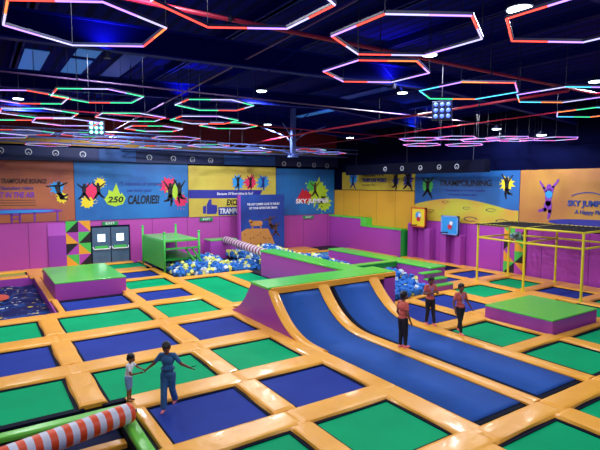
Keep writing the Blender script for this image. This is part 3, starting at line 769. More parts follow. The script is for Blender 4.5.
# yellow banner on the right wall beyond the orange boards
WX = 26.86
RZ = -PI/2
def rbanner(y_left, y_right, z0, z1, m, label): return banner((WX, y_left), RZ, y_left-y_right, z0, z1, m, label)
yl = 34.0
t = rbanner(34.0, 25.45, 4.9, 6.38, mat('banner_yellow2', (214, 196, 60), 0.5, rgb2=(190, 160, 50), vscale=.4), 'narrow yellow banner above the orange boarding'); bz = 4.9
art_part('splash_print', ART['cyan'], t, lambda g: blob(g, 1.5, .95, .45, -.004, rn)); art_part('jumper_print', ART['deep'], t, lambda g: figure(g, 1.5, .65, 1.2, 'star', -.012))
text('Welcome To A', M_BLACK, t, 2.7, 1.08, 2.6, .2); text('TRAMPOLINE WORLD', ART['blue'], t, 2.7, .62, 2.9, .34, bold=.03); text('Center Try', M_BLACK, t, 2.7, .3, 1.6, .18)
art_part('splash_print', ART['blue'], t, lambda g: (blob(g, 6.6, .75, .28, -.004, rn, spike=.9), blob(g, 7.9, .75, .4, -.004, rn, spike=.9)))
art_part('jumper_print', M_BLACK, t, lambda g: (figure(g, 6.6, .72, 1.2, 'dive', -.012), figure(g, 7.9, .72, 1.4, 'star', -.012)))
# blue moonscape banner
yl = 25.4
t = rbanner(25.4, 17.12, 2.8, 6.2, mat('banner_sky', (28, 98, 172), 0.5, rgb2=(28, 80, 154), vscale=.25), 'blue TRAMPOLINING banner with cratered yellow moon on the right wall'); bz = 2.8
mo = [(0, 0), (0, 1.1)] + [(8.28*i/20, 1.1+.55*math.sin(PI*min(1, i/20*1.05+.02))-.1*(i/20)) for i in range(1, 21)] + [(8.28, 0)]
art_part('moon_print', mat('print_moon', (190, 186, 56), .5, rgb2=(206, 150, 60), vscale=.5), t, lambda g: g.flat(mo, -.004))
def craters(g):
    for y, z, r in ((22.58, 4.15, .3), (23.9, 3.5, .4), (20.84, 3.8, .3), (19.0, 3.75, .38), (20.5, 3.1, .55), (18.2, 3.1, .45), (22.3, 3.0, .4)):
        for i in range(16):
            a, b_ = 2*PI*i/18, 2*PI*(i+1)/18; g.flat([(yl-y+r*math.cos(a), z-bz+.3*r*math.sin(a)), (yl-y+r*math.cos(b_), z-bz+.3*r*math.sin(b_)), (yl-y+.75*r*math.cos(b_), z-bz+.2*r*math.sin(b_)), (yl-y+.75*r*math.cos(a), z-bz+.2*r*math.sin(a))], -.012)
art_part('crater_print', ART['crater'], t, craters)
art_part('splash_print', ART['green'], t, lambda g: blob(g, yl-24.2, 5.25-bz, .45, -.004, rn, spike=.25)); art_part('splash_print', ART['yellow'], t, lambda g: blob(g, yl-17.95, 5.4-bz, .36, -.004, rn, spike=.7))
art_part('jumper_print', M_BLACK, t, lambda g: (figure(g, yl-24.2, 5.1-bz, 1.4, 'star', -.012), figure(g, yl-17.95, 5.25-bz, 1.2, 'dive', -.012, flip=-1)))
text('TRAMPOLINING', M_BLACK, t, yl-23.15, 5.25-bz, 4.15, .4, bold=.02); text('Jumping at your own leisure', ART['blue'], t, yl-22.6, 4.88-bz, 3.1, .16); text('to have more fun', ART['blue'], t, yl-22.3, 4.62-bz, 2.2, .14)
# orange banner at the right
yl = 17.08
t = rbanner(17.08, 9.0, 2.86, 6.2, mat('banner_orange', (190, 142, 58), 0.5, rgb2=(170, 106, 60), vscale=.25), 'orange SKY JUMPER banner with violet jumping figure and blue trampoline'); bz = 2.86
art_part('jumper_print', ART['violet'], t, lambda g: figure(g, 1.75, 1.7, 1.75, 'dive', -.012)); art_part('splash_print', ART['cyan'], t, lambda g: blob(g, 1.77, 1.95, .2, -.022, rn, spike=.2))
text('SKY JUMPER', ART['deep'], t, yl-14.25, 4.1-bz, 2.15, .42, bold=.04); text('A Happy Place', ART['deep'], t, yl-13.85, 3.72-bz, 1.6, .3, shear=.1, bold=.02)
def arcp(g):
    for i in range(14):
        a, b_ = -1+2*i/14, -1+2*(i+1)/14; f = lambda q: (yl-13.2+.85*q, 4.72-bz+.2*(1-q*q)); p, q = f(a), f(b_); g.flat([p, q, (q[0], q[1]+.05), (p[0], p[1]+.05)], -.006)
art_part('arc_print', ART['deep'], t, arcp)
def tr2(g):
    g.flat([(yl-12.6+2.7*math.cos(a), 3.3-bz+.22*math.sin(a)) for a in [PI*2*i/40 for i in range(40)]], -.006)
    for x in (15.05, 14.2, 12.2): g.flat([(yl-x, .0), (yl-x+.07, .0), (yl-x+.2, .4), (yl-x+.1, .4)], -.006)
art_part('trampoline_print', ART['blue'], t, tr2)

# ------------------------------------------------------------------ double door, exit signs, geometric panels
t = thing('door_1', (6.32, 34.98, -0.05)); tag(t, kind='structure')
box('door_frame', M_SPRING, -0.08, 2.5, -0.05, 0.0, 0, 2.62, t)
for k in range(2):
    l = box('door_leaf', M_DOOR, 0.02+k*1.22, 1.18+k*1.22, -0.1, -0.05, 0.02, 2.5, t)
    cx = 0.6+k*1.22
    box('door_pane', M_PANE, cx-.24, cx+.24, -0.12, -0.1, 1.55, 2.05, l)
    g = MB(); g.tube((cx-.5, -.2, 1.05), (cx+.5, -.2, 1.05), .035); g.tube((cx-.5, -.2, 1.05), (cx-.55, -.1, 1.2), .03); g.tube((cx+.5, -.2, 1.05), (cx+.55, -.1, 1.2), .03)
    g.build('push_bar', M_WHITE, l); box('bar_plate', ART['green'], cx-.42, cx+.42, -.13, -.1, 1.08, 1.26, l)
for x, z, lab in ((7.52, 2.72, 'green exit sign above the double door'), (14.49, 2.72, 'green exit sign under the yellow banner'), (23.88, 2.53, 'green exit sign under the corner blue banner')):
    t = thing('exit_sign', (x, 34.9, z), 0, lab, 'exit sign'); box('sign_box', mat('exit_green', (24, 120, 70), .4, emit=(30, 150, 80), es=.25), -.5, .5, -.06, .1, -.12, .12, t); text('EXIT', M_WHITE, t, 0, -.07, .6, .15, y=-.065, align='CENTER')
TRI = [ART['green'], M_BLACK, mat('tri_purple', (168, 60, 170), .5), mat('tri_orange', (232, 160, 40), .5)]
def tri_panel(loc, rz, w_, h_, cells, label):
    t = thing('geometric_panel', loc, rz, label, 'wall panel')
    g = MB(); g.box(0, w_, 0, .05, 0, h_, 1)
    nc, nr = 2, len(cells); cw, ch = w_/nc, h_/nr
    for r in range(nr):
        for c in range(nc):
            d, a, b_ = cells[r][c]; x0, z1 = c*cw, h_-r*ch; x1, z0 = x0+cw, z1-ch
            if d == '/': A, B = [(x0, z0), (x1, z1), (x0, z1)], [(x0, z0), (x1, z0), (x1, z1)]
            else: A, B = [(x0, z1), (x1, z0), (x1, z1)], [(x0, z1), (x0, z0), (x1, z0)]
            g.flat(A, 0, .01, a); g.flat(B, 0, .01, b_)
    g.build('panel_face', TRI, t); return t
cells = [[('/', 0, 1), ('\\', 3, 2)], [('\\', 2, 3), ('/', 0, 1)], [('/', 1, 2), ('\\', 0, 3)], [('\\', 0, 3), ('/', 2, 1)]]
tri_panel((4.75, 34.93, 0.0), 0, 1.5, 2.96, cells, 'panel of green, black, orange and purple triangles left of double door')
tri_panel((26.84, 18.0, 0.0), RZ, 1.45, 2.75, cells[::-1], 'panel of coloured triangles on the right wall behind the yellow frame')
o = box('wall_panel', mat('pink_panel', (186, 84, 200), .5), 3.7, 4.74, 34.93, 34.98, 2.05, 2.85); tag(o, 'lighter lilac square panel left of the triangle panel', 'wall panel')

o = box('padded_upright', mat('padding_deep', (150, 56, 168), .45), 3.7, 4.74, 34.9, 34.98, -.08, 2.04); tag(o, 'flat purple pad under the lilac square, left of the triangle panel', 'padded upright')
# ------------------------------------------------------------------ pilasters and backboards on the right wall
for i, (y, zt) in enumerate(((25.35, 2.55), (23.75, 2.3), (22.3, 2.1), (21.1, 2.05))):
    o = box('padded_pilaster', M_PURP, 26.35, 26.88, y-.24, y+.24, -.08, zt if i % 2 else zt, bevel=.06)
    tag(o, 'purple padded upright, %s of the four under the backboards' % ('leftmost', 'second from left', 'third from left', 'rightmost')[i], 'padded upright')
def backboard(y0, y1, z0, z1, fm, bm_, label):
    t = thing('basketball_backboard', (26.2, y0, z0), RZ, label, 'backboard'); w_, h_ = y0-y1, z1-z0
    box('board', bm_, 0, w_, 0, .12, 0, h_, t)
    g = MB(); e = .09; g.box(0, w_, -.03, .14, 0, e); g.box(0, w_, -.03, .14, h_-e, h_); g.box(0, e, -.03, .14, 0, h_); g.box(w_-e, w_, -.03, .14, 0, h_); g.build('board_frame', fm, t)
    art_part('splash_print', ART['cyan'], t, lambda g: blob(g, w_*.5, h_*.6, .24, -.006, rn)); art_part('splash_print', ART['red'], t, lambda g: blob(g, w_*.52, h_*.42, .16, -.012, rn)); art_part('splash_print', M_WHITE, t, lambda g: blob(g, w_*.6, h_*.62, .12, -.02, rn))
    g = MB(); n = 16; c = Vector((w_*.4, -.35, .16))
    for i in range(n): g.tube(c+Vector((.22*math.cos(2*PI*i/n), .22*math.sin(2*PI*i/n), 0)), c+Vector((.22*math.cos(2*PI*(i+1)/n), .22*math.sin(2*PI*(i+1)/n), 0)), .02, n=6)
    g.tube((w_*.4, 0, .16), (w_*.4, -.14, .16), .03); g.build('hoop', M_BLACK, t)
    box('bracket', M_METAL, w_*.3, w_*.7, .12, .66, h_*.3, h_*.4, t)
backboard(25.1, 23.75, 2.32, 3.72, ART['orange'], ART['yellow'], 'basketball backboard with orange frame on the purple uprights')
backboard(22.35, 20.95, 2.02, 3.28, mat('frame_pale', (120, 160, 230), .4), ART['cyan'], 'basketball backboard with pale blue frame on the purple uprights')

# ------------------------------------------------------------------ yellow net frame
t = thing('tube_frame', (22.8, 11.3, 0), 0, 'yellow tube frame carrying a black net before the right wall', 'tube frame')
PO = {'a': (0.3, 5.8), 'b': (3.1, 5.75), 'c': (-.1, 2.78), 'd': (3.4, 3.1), 'e': (0, 0), 'f': (3.4, 0)}
for k, (x, y) in PO.items():
    g = MB(); g.tube((x, y, -.05), (x, y, 3.2), .06, n=12); g.tube((x, y, -.05), (x, y, .06), .14, n=12); g.build('post', M_POST, t, smooth=False)
for zz in (3.18, 2.45):
    for a, b_ in (('a', 'b'), ('b', 'd'), ('d', 'f'), ('a', 'c'), ('c', 'e'), ('c', 'd'), ('e', 'f')):
        g = MB(); g.tube((*PO[a], zz), (*PO[b_], zz), .05, n=10); g.build('rail', M_POST, t, smooth=True)
g = MB()
for i in range(15):
    x = 0+3.4*i/14; g.tube((x, 0, 3.2), (x, 5.8, 3.2), .035, n=4)
for j in range(25):
    y = 5.8*j/24; g.tube((0, y, 3.2), (3.4, y, 3.2), .035, n=4)
g.build('top_net', mat('net_black', (16, 18, 34), .8), t)
# rolled net lump hanging in the frame
t = thing('net_bundle', (23.9, 15.2, 2.52), 0, 'bundled pale green net resting on the yellow frame rail', 'net bundle')
g = MB(); r = random.Random(5)
for k in range(9): g.ball((r.uniform(-.35, .35), r.uniform(-.2, .2), r.uniform(0, .25)), (r.uniform(.12, .22), r.uniform(.1, .2), r.uniform(.08, .16)), n=10)
g.build('bundle_net', mat('net_pale', (150, 190, 170), .8, rgb2=(60, 90, 130), vscale=9), t, smooth=True)

# ------------------------------------------------------------------ dark hanging fascia on the right
t = thing('hanging_fascia', (25.0, 18.2, 6.35), 0, 'long navy fascia box with round white emblems hanging at right', 'fascia')
box('fascia_box', M_FASCD, 0, .5, 0, 13.0, -.26, .5, t)
def emblem(g, x, z, r, y0=0.0):
    n = 14
    for i in range(n):
        if i in (10, ): continue
        a, b_ = 2*PI*i/n, 2*PI*(i+1)/n
        g.flat([(x+r*math.cos(a), z+r*math.sin(a)), (x+r*math.cos(b_), z+r*math.sin(b_)), (x+.72*r*math.cos(b_), z+.72*r*math.sin(b_)), (x+.72*r*math.cos(a), z+.72*r*math.sin(a))], y0)
    g.flat([(x-.35*r, z-.1*r), (x+.35*r, z-.1*r), (x, z-.5*r)], y0)
for y in (1.0, 6.5, 12.0):
    g = MB(); g.tube((.25, y, .5), (.25, y, roofz(25.2)-6.35), .02, n=6); g.build('hanger', M_CABLE, t)
M_EMB = mat('emblem_white', (190, 196, 214), .5)
for y in (20.2, 21.6, 23.2, 24.9, 26.6):
    g = MB(); emblem(g, 0, 0, .17); e = g.build('emblem', M_EMB, t); e.location = (-.01, y-18.2, .12); e.rotation_euler = (0, 0, RZ)
for i, x in enumerate((1.32, 2.8, 4.31, 5.91, 10.22, 11.94, 13.38, 14.8, 21.26, 22.74, 24.28, 25.67)):
    g = MB(); emblem(g, 0, 0, .2); e = g.build('wall_emblem', M_EMB); e.location = (x, 34.63, 7.4-.018*(x-1)); tag(e, 'round white emblem on the navy fascia above the back wall banners', 'emblem', 'round emblems on the back fascia')

# ------------------------------------------------------------------ roof steel
def ibeam(y, zl, zr_, zR, h, label, m=M_BEAM):
    t = thing('roof_beam', (0, y, 0), 0, label, 'roof beam')
    pts = [(-8, zl), (16.5, zr_), (26.9, zR)]
    for nm, dz0, dz1, hw in (('bottom_flange', 0, .05, .13), ('web', .05, h-.05, .02), ('top_flange', h-.05, h, .13)):
        g = MB()
        for (xa, za), (xb, zb) in zip(pts[:-1], pts[1:]):
            vs = [(xa, -hw, za+dz0), (xb, -hw, zb+dz0), (xb, hw, zb+dz0), (xa, hw, za+dz0), (xa, -hw, za+dz1), (xb, -hw, zb+dz1), (xb, hw, zb+dz1), (xa, hw, za+dz1)]
            g.add(vs, [(0, 3, 2, 1), (0, 1, 5, 4), (1, 2, 6, 5), (2, 3, 7, 6), (3, 0, 4, 7), (4, 5, 6, 7)])
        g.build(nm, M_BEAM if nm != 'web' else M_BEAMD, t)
ibeam(14.0, 8.70, 9.2, 8.55, .75, 'long navy steel beam crossing the hall above the ramp')
ibeam(6.2, 9.2, 9.9, 9.0, .7, 'navy steel beam nearest overhead, behind the large hexagon lamps')
ibeam(22.0, 8.8, 9.5, 8.6, .7, 'navy steel beam crossing the hall above the foam pits')
ibeam(29.5, 8.9, 9.5, 8.6, .7, 'farthest navy steel beam before the back wall')
for i, x in enumerate((-4.5, -1.5, 1.5, 7.5, 10.5, 13.5, 16.5, 19.5, 22.5, 25.0)):
    z = roofz(x)-.28; g = MB(); g.box(-.06, .06, -3, 35, 0, .26); g.box(-.14, .14, -3, 35, 0, .03)
    o = g.build('roof_purlin', M_BEAM); o.location = (x, 0, z)
    tag(o, 'slim navy roof purlin, %s from the left wall' % ('first', 'second', 'third', 'fourth', 'fifth', 'sixth', 'seventh', 'eighth', 'ninth', 'last')[i], 'roof purlin', 'roof purlins')
# diagonal braces
for i, (x, y, x2) in enumerate(((8, 14, 10.2), (14, 14, 11.8), (20, 22, 22.2), (24, 22, 21.8), (4, 22, 6.2), (18, 29.5, 20.2))):
    g = MB(); g.tube((x, y, 9.0), (x2, y, roofz(x2)-.1), .035, n=6); tag(g.build('brace_rod', M_BEAM), 'thin diagonal steel brace above the %s' % ('left court', 'launch ramp', 'walkway', 'stepped wall', 'airbag pit', 'far foam pit')[i], 'brace', 'roof braces')
# skylight strips (blue evening light behind translucent sheets)
M_SKYL = mat('skylight_sheet', (60, 110, 170), .4, emit=(50, 110, 190), es=.42)
M_SKYD = mat('skylight_sheet_dim', (40, 60, 140), .4, emit=(40, 60, 160), es=.16)
for i, (x, y0, y1, m, lab) in enumerate(((3.9, 16.8, 19.2, M_SKYL, 'nearest of the bright skylight sheets'), (3.9, 19.6, 21.7, M_SKYL, 'second of the bright skylight sheets'), (3.9, 22.3, 25.2, M_SKYL, 'third of the bright skylight sheets'), (3.9, 25.6, 29.0, M_SKYD, 'farthest of the bright skylight sheets'),
                                          (5.6, 19.0, 27.0, M_SKYD, 'dim skylight sheet right of the bright row'), (2.2, 21.5, 25.5, M_SKYL, 'teal skylight sheet left of the bright row'), (19.0, 20.0, 25.0, M_SKYD, 'dim blue skylight sheet over the foam pit'), (20.5, 27.0, 31.5, M_SKYL, 'small bright skylight sheet near the far corner'), (-1.2, 15.5, 24.0, M_SKYD, 'dim corrugated skylight sheet at the far left'))):
    z = roofz(x); o = box('skylight', m, -.42, .42, 0, y1-y0, -.05, -.02); o.location = (x, y0, z-.0); o.rotation_euler = (0, 0, 0)
    tag(o, lab, 'skylight')
# service pipes
def pipe(pts, r, m, label, hang=()):
    t = thing('service_pipe', pts[0], 0, label, 'pipe'); g = MB(); P0 = Vector(pts[0]); g.path([Vector(p)-P0 for p in pts], r, n=10); g.build('pipe_run', m, t, smooth=True)
    for q in hang:
        g = MB(); q = Vector(q)-P0; g.tube(q, (q.x, q.y, roofz(q.x+P0.x)-P0.z), .012, n=6); g.ball(q, r*1.5, n=8); g.build('pipe_hanger', M_CABLE, t)
pipe([(1.0, 10.1, 9.0), (26.8, 9.9, 8.9)], .05, M_PIPE, 'red pipe crossing the hall nearest overhead', [(4.8, 10.05, 9.0), (9.2, 10.05, 8.98), (13.9, 10, 8.95)])
pipe([(16.9, 33.5, 8.3), (16.9, 23.8, 8.5), (16.8, 15.8, 8.5), (16.7, 9.0, 8.5)], .05, M_PIPE, 'red pipe running lengthwise beside the steel stub', [(16.85, 18.4, 8.5), (16.9, 26, 8.45), (16.75, 12.5, 8.5)])
pipe([(-7, 18.2, 8.9), (26.5, 18.2, 8.9)], .03, M_PIPEW, 'thin grey pipe crossing the hall behind the long beam', [(3, 18.2, 8.9), (9, 18.2, 8.9), (20, 18.2, 8.9)])
pipe([(-7, 25.6, 8.9), (26.5, 25.6, 8.7)], .035, M_PIPE, 'red pipe crossing the hall above the rear foam pit', [(3, 25.6, 8.87), (10, 25.6, 8.82), (20, 25.6, 8.75)])
pipe([(7.2, 33.5, 8.6), (7.2, 4, 9.6)], .03, M_PIPEW, 'thin grey pipe running lengthwise above the left court', [(7.2, 20, 9.05)])
pipe([(21.5, 33.5, 8.3), (21.5, 6, 8.6)], .03, M_PIPE, 'thin red pipe running lengthwise above the right court', [(21.5, 20, 8.45)])
# steel stub with spread arms
t = thing('steel_stub', (17.9, 28.0, 7.2), 0, 'pale steel post stub with spreading brace arms near back wall', 'steel post')
M_STUB = mat('stub_steel', (96, 116, 190), .35, metal=.4)
box('post', M_STUB, -.14, .14, -.14, .14, 0, 3.2, t)
g = MB(); g.tube((0, 0, -.02), (0, 0, .25), .4, .15, n=10); g.build('post_foot', M_STUB, t)
for dx, dy in ((1.6, 1.3), (-1.6, -1.3), (1.7, -1.4), (-1.7, 1.4)):
    g = MB(); pts = [(dx*s_, dy*s_, .9+1.1*s_**.6) for s_ in (0, .2, .45, .75, 1)]; g.path(pts, .035, n=6); g.build('brace_arm', M_STUB, t, smooth=True)
for dx, dy in ((4.2, .3), (-3.6, -.2)):
    g = MB(); g.path([(0, 0, .15), (dx*.3, dy, .35), (dx, dy*1.5, .5)], .05, n=6); g.build('cross_tube', M_STUB, t, smooth=True)
# truss-like cluttered lengths before the back wall
for i, (x0, x1, y, z) in enumerate(((-3, 8, 33.2, 7.9), (2, 14, 32.4, 8.1), (8, 19, 33.6, 7.75), (10, 26, 32.8, 7.7), (0, 10, 31.0, 8.2), (14, 26, 31.5, 7.9))):
    g = MB(); g.tube((x0, y, z), (x1, y-.6, z-.1), .045, n=6); g.tube((x0, y, z+.3), (x1, y-.6, z+.2), .045, n=6)
    for k in range(int((x1-x0)/1.0)):
        xa = x0+k; g.tube((xa, y-.6*(xa-x0)/(x1-x0), z), (xa+.5, y-.6*(xa+.5-x0)/(x1-x0), z+.28), .02, n=4)
    o = g.build('lighting_truss', M_STUB)
    for q in (.15, .85):
        xa = x0+(x1-x0)*q; g = MB(); g.tube((xa, y-.6*q, z+.25), (xa, y-.6*q, roofz(xa)), .012, n=6); g.build('hanger', M_CABLE, o)
    tag(o, ['left end', 'left of centre', 'centre', 'right half', 'left nearer', 'right nearer'][i]+' lattice truss hanging before the red gable band', 'truss')

# ------------------------------------------------------------------ hanging hexagon LED lamps
def hexagon(x, y, z, r, seq, label, rot=0.0, cables=True, thin=.016, nd=1):
    t = thing('hexagon_lamp', (x, y, z), rot, label, 'led lamp')
    P = [Vector((r*math.sin(PI/3*i), r*math.cos(PI/3*i), 0)) for i in range(6)]
    fr = MB()
    for i in range(6):
        a, b_ = P[i], P[(i+1) % 6]; d = (b_-a).normalized(); up = Vector((0, 0, 1)); sd = d.cross(up)*.03
        vs = []
        for p in (a, b_):
            for s1, s2 in ((-1, 0.01), (1, 0.01), (1, .05), (-1, .05)): vs.append(p+sd*s1+up*s2)
        fr.add(vs, [(0, 3, 2, 1), (4, 5, 6, 7), (0, 1, 5, 4), (1, 2, 6, 5), (2, 3, 7, 6), (3, 0, 4, 7)])
    fr.build('lamp_frame', M_LAMPBODY, t)
    for i in range(6):
        g = MB(); a, b_ = P[i], P[(i+1) % 6]; c1, c2 = seq[(2*i) % len(seq)], seq[(2*i+1) % len(seq)]; mid = (a+b_)*.5
        g.tube(a, mid, thin, n=8, m=0); g.tube(mid, b_, thin, n=8, m=1)
        g.build('led_tube', [LED[c1], LED[c2]], t)
    if cables:
        for i in (0, 2, 4):
            g = MB(); g.tube(P[i]+Vector((0, 0, .06)), (P[i].x, P[i].y, roofz(x)-z), .007, n=4); g.build('cable', M_CABLE, t)
    return t
HX = [ # x, y, z, radius, colours, label
 (1.64, 8.95, 8.0, 1.32, 'wvrowvvrowvw', 'large violet and orange hexagon lamp at the top left'),
 (3.35, 6.55, 8.0, 1.32, 'rvwrwvvrvwrr', 'large violet hexagon lamp cut by the top edge, left of centre'),
 (6.55, 6.45, 8.0, 1.36, 'rwvwwrvwrvrw', 'large violet and red hexagon lamp at top right of centre'),
 (7.95, 8.8, 8.0, 1.25, 'rvwvvrorvvrv', 'violet hexagon lamp just below the large one, top centre'),
 (11.75, 9.15, 8.0, 1.42, 'gyccvprovccg'.replace('y', 'o'), 'rainbow hexagon lamp under the red pipe at right'),
 (14.6, 8.0, 8.0, 1.42, 'cowvpvvcwvco', 'rainbow hexagon lamp right of the first rainbow one'),
 (8.3, 4.2, 8.0, 1.35, 'rvwrrorwvrrr', 'red and violet hexagon lamp in the top right corner'),
 (19.0, 9.3, 8.0, 1.35, 'cgopwvvcgowv', 'rainbow hexagon lamp cut by the right edge'),
 (3.15, 15.75, 8.0, 1.35, 'rggwgvwgrwrg', 'green and white hexagon lamp below the bright skylights'),
 (6.75, 15.4, 8.0, 1.3, 'grrwgwwgrwgg', 'green and red hexagon lamp left of the centre downlight'),
 (7.5, 18.1, 7.85, 1.3, 'wrrggwvwrggw', 'green and red hexagon lamp hung just below its twin'),
 (5.2, 20.0, 8.0, 1.35, 'wgwrvwggwrwv', 'white hexagon lamp over the left court, middle distance'),
 (1.3, 17.2, 8.0, 1.35, 'rgwwgrvwgrwv', 'red and green hexagon lamp at the left edge, upper'),
 (2.0, 19.9, 7.9, 1.35, 'vwwrgwcwrvwg', 'white hexagon lamp below the upper left edge one'),
 (0.9, 22.4, 8.0, 1.35, 'grwvwrggwwvr', 'green hexagon lamp at the left edge, lower'),
 (3.2, 22.2, 7.9, 1.35, 'vwrpvwwrvvwp', 'pinkish white hexagon lamp near the boxed light cluster'),
 (6.9, 22.6, 7.9, 1.3, 'wgrwwvgrwwrg', 'white and red hexagon lamp before the red gable, left'),
 (9.6, 20.4, 8.0, 1.3, 'gwwgrwgwwrgw', 'green and white hexagon lamp beneath the paired ones'),
]
for k_, a in enumerate(HX): hexagon(*a, rot=0.0)
far = [(2.0, 26.0), (4.8, 26.6), (1.2, 29.6), (6.4, 28.9), (9.2, 26.2), (9.6, 30.2), (12.2, 28.8), (16.4, 30.9), (20.4, 29.8), (22.9, 30.6), (3.6, 31.9)]
ORD = ('leftmost', 'second', 'third', 'fourth', 'fifth', 'sixth', 'seventh', 'eighth', 'ninth', 'tenth', 'last')
far.sort(key=lambda q: -math.atan2(q[1], q[0])); rightc = sorted([(21.6, 17.6), (23.9, 17.7), (22.9, 15.4), (25.4, 16.4), (24.6, 19.4), (20.6, 19.2), (25.3, 14.2), (22.5, 20.8)], key=lambda q: -math.atan2(q[1], q[0]))
for i, (x, y) in enumerate(far):
    hexagon(x, y, 7.85-.1*(i % 3), 1.3, ['vwgrwv', 'wrvwgw', 'pwvrwv', 'gwwvrw'][i % 4], 'small pale hexagon lamp before the back wall, %s from left to right' % ORD[i], thin=.008)['group'] = 'far hexagon lamps'
for i, (x, y) in enumerate(rightc):
    hexagon(x, y, 7.85-.12*(i % 2), 1.15, ['pwpvpw', 'vpwpvp'][i % 2], 'pink lit hexagon lamp above the yellow frame, %s from left to right' % ORD[i], thin=.012)['group'] = 'pink hexagon lamps at right'

# boxed light clusters
def blinder(x, y, z, m, label):
    t = thing('light_cluster', (x, y, z), math.atan2(-y, -x)+PI/2, label, 'stage light'); box('housing', M_LAMPBODY, -.36, .36, 0, .25, -.34, .34, t, bevel=.02)
    for i in range(3):
        for j in range(3):
            g = MB(); g.ball((-.22+.22*i, -.01, -.21+.21*j), (.075, .03, .075), n=10); g.build('lens', m, t, smooth=True)
    g = MB(); g.tube((0, .12, .34), (0, .12, roofz(x)-z), .02, n=6); g.build('hanger', M_CABLE, t)
blinder(4.9, 25.0, 8.05, mat('lens_green', (150, 255, 220), .3, emit=(120, 255, 215), es=3.0), 'boxed cluster of nine glowing mint lights at left')
blinder(14.2, 12.2, 8.05, mat('lens_blue', (120, 160, 255), .3, emit=(90, 120, 255), es=1.2), 'boxed cluster of dim blue lights behind rainbow hexagon')

# ------------------------------------------------------------------ high-bay lamps
for i, (x, y, z) in enumerate(LAMPS):
    if i < SEEN_LAMPS:
        lab = ['downlight above the dividing wall, centre of the ceiling', 'downlight beside the bright skylights at left', 'downlight at the top edge, right of centre', 'downlight over the ramp, beside the hanging pipe',
               'downlight behind the dim blue light cluster', 'downlight above the pink hexagon cluster, left', 'downlight above the pink hexagon cluster, right', 'small far downlight right of the steel stub', 'small far downlight near the far corner', 'small far downlight left of the steel stub'][i]
        lab = 'round white ' + lab
    else: lab = 'round white downlight hung out of view over the hall'
    t = thing('high_bay_lamp', (x, y, z), 0, lab, 'ceiling lamp', None if i < SEEN_LAMPS else 'high bay lamps out of view')
    g = MB(); g.tube((0, 0, 0), (0, 0, .09), .28, .25, n=24); g.tube((0, 0, .09), (0, 0, .22), .12, .08, n=16); g.build('housing', M_LAMPBODY, t)
    g = MB(); g.tube((0, 0, -.02), (0, 0, .0), .24, n=24); g.build('lamp_face', M_LAMPFACE, t)
    g = MB(); g.tube((0, 0, .2), (0, 0, max(.3, roofz(x)-z)), .012, n=6); g.build('hanger', M_CABLE, t)
    L = bpy.data.lights.new('lamp_light', 'SPOT'); L.spot_size = math.radians(168); L.spot_blend = .25; L.shadow_soft_size = .16; L.energy = LAMP_POWER*(0.25 if i in (5, 6, 8) else (LAMP_FRONT if y < 17 else 1.0)); L.color = LAMP_COLOR
    lo = bpy.data.objects.new('lamp_light', L); COL.objects.link(lo); lo.parent = t; lo.location = (0, 0, -.2)

# small blue wash lamps clipped to the roof beams, lighting the roof sheets
for i, (x, y, z, c) in enumerate(((19.8, 27.0, 9.0, (.2, .5, 1)), (22.8, 22.0, 8.6, (.2, .45, 1)), (8.0, 22.0, 9.1, (.12, .12, 1)), (13.2, 14.0, 9.0, (.2, .1, 1)), (3.0, 14.0, 8.7, (.2, .12, 1)), (8.0, 6.3, 9.3, (.12, .1, 1)))):
    t = thing('wash_lamp', (x, y-.35, z), 0, 'small blue wash lamp on a roof beam, %s' % ('above the foam pit', 'above the walkway', 'over the left court', 'above the ramp', 'at upper left', 'overhead near the top edge')[i], 'wash lamp')
    g = MB(); g.tube((0, 0, -.05), (0, 0, .12), .09, n=12); g.build('housing', M_LAMPBODY, t)
    g = MB(); g.tube((0, .05, 0), (0, .3, .02), .02, n=6); g.build('clamp', M_CABLE, t)
    L = bpy.data.lights.new('wash_light', 'SPOT'); L.spot_size = math.radians(150); L.spot_blend = .9; L.energy = 110; L.color = c; L.shadow_soft_size = .08
    lo = bpy.data.objects.new('wash_light', L); COL.objects.link(lo); lo.parent = t; lo.location = (0, 0, .16); lo.rotation_euler = (PI, 0, 0)

# ------------------------------------------------------------------ people
SKIN = mat('skin_brown', (128, 78, 56), .5, var=.05); HAIR = mat('hair_black', (16, 12, 14), .4); CORAL = mat('shirt_coral', (214, 98, 84), .7, var=.12, vscale=14)
DARK = mat('trousers_black', (18, 16, 26), .7); PINKS = mat('sock_pink', (240, 130, 140), .7); TEAL = mat('kurta_blue', (52, 108, 158), .7, var=.15, vscale=9); EYE = mat('eye_dark', (12, 10, 10), .3)
def remesh(g, name, m, parent, vox, smooth_it=3):
    o = g.build(name, m, None)
    md = o.modifiers.new('r', 'REMESH'); md.mode = 'VOXEL'; md.voxel_size = vox; md.use_smooth_shade = True
    s = o.modifiers.new('s', 'SMOOTH'); s.iterations = smooth_it; s.factor = .5
    bpy.context.view_layer.update()
    me = bpy.data.meshes.new_from_object(o.evaluated_get(bpy.context.evaluated_depsgraph_get()))
    bpy.data.objects.remove(o)
    for p in me.polygons: p.use_smooth = True
    if not me.materials: me.materials.append(m)
    n = bpy.data.objects.new(name, me); COL.objects.link(n)
    if parent is not None: n.parent = parent
    return n
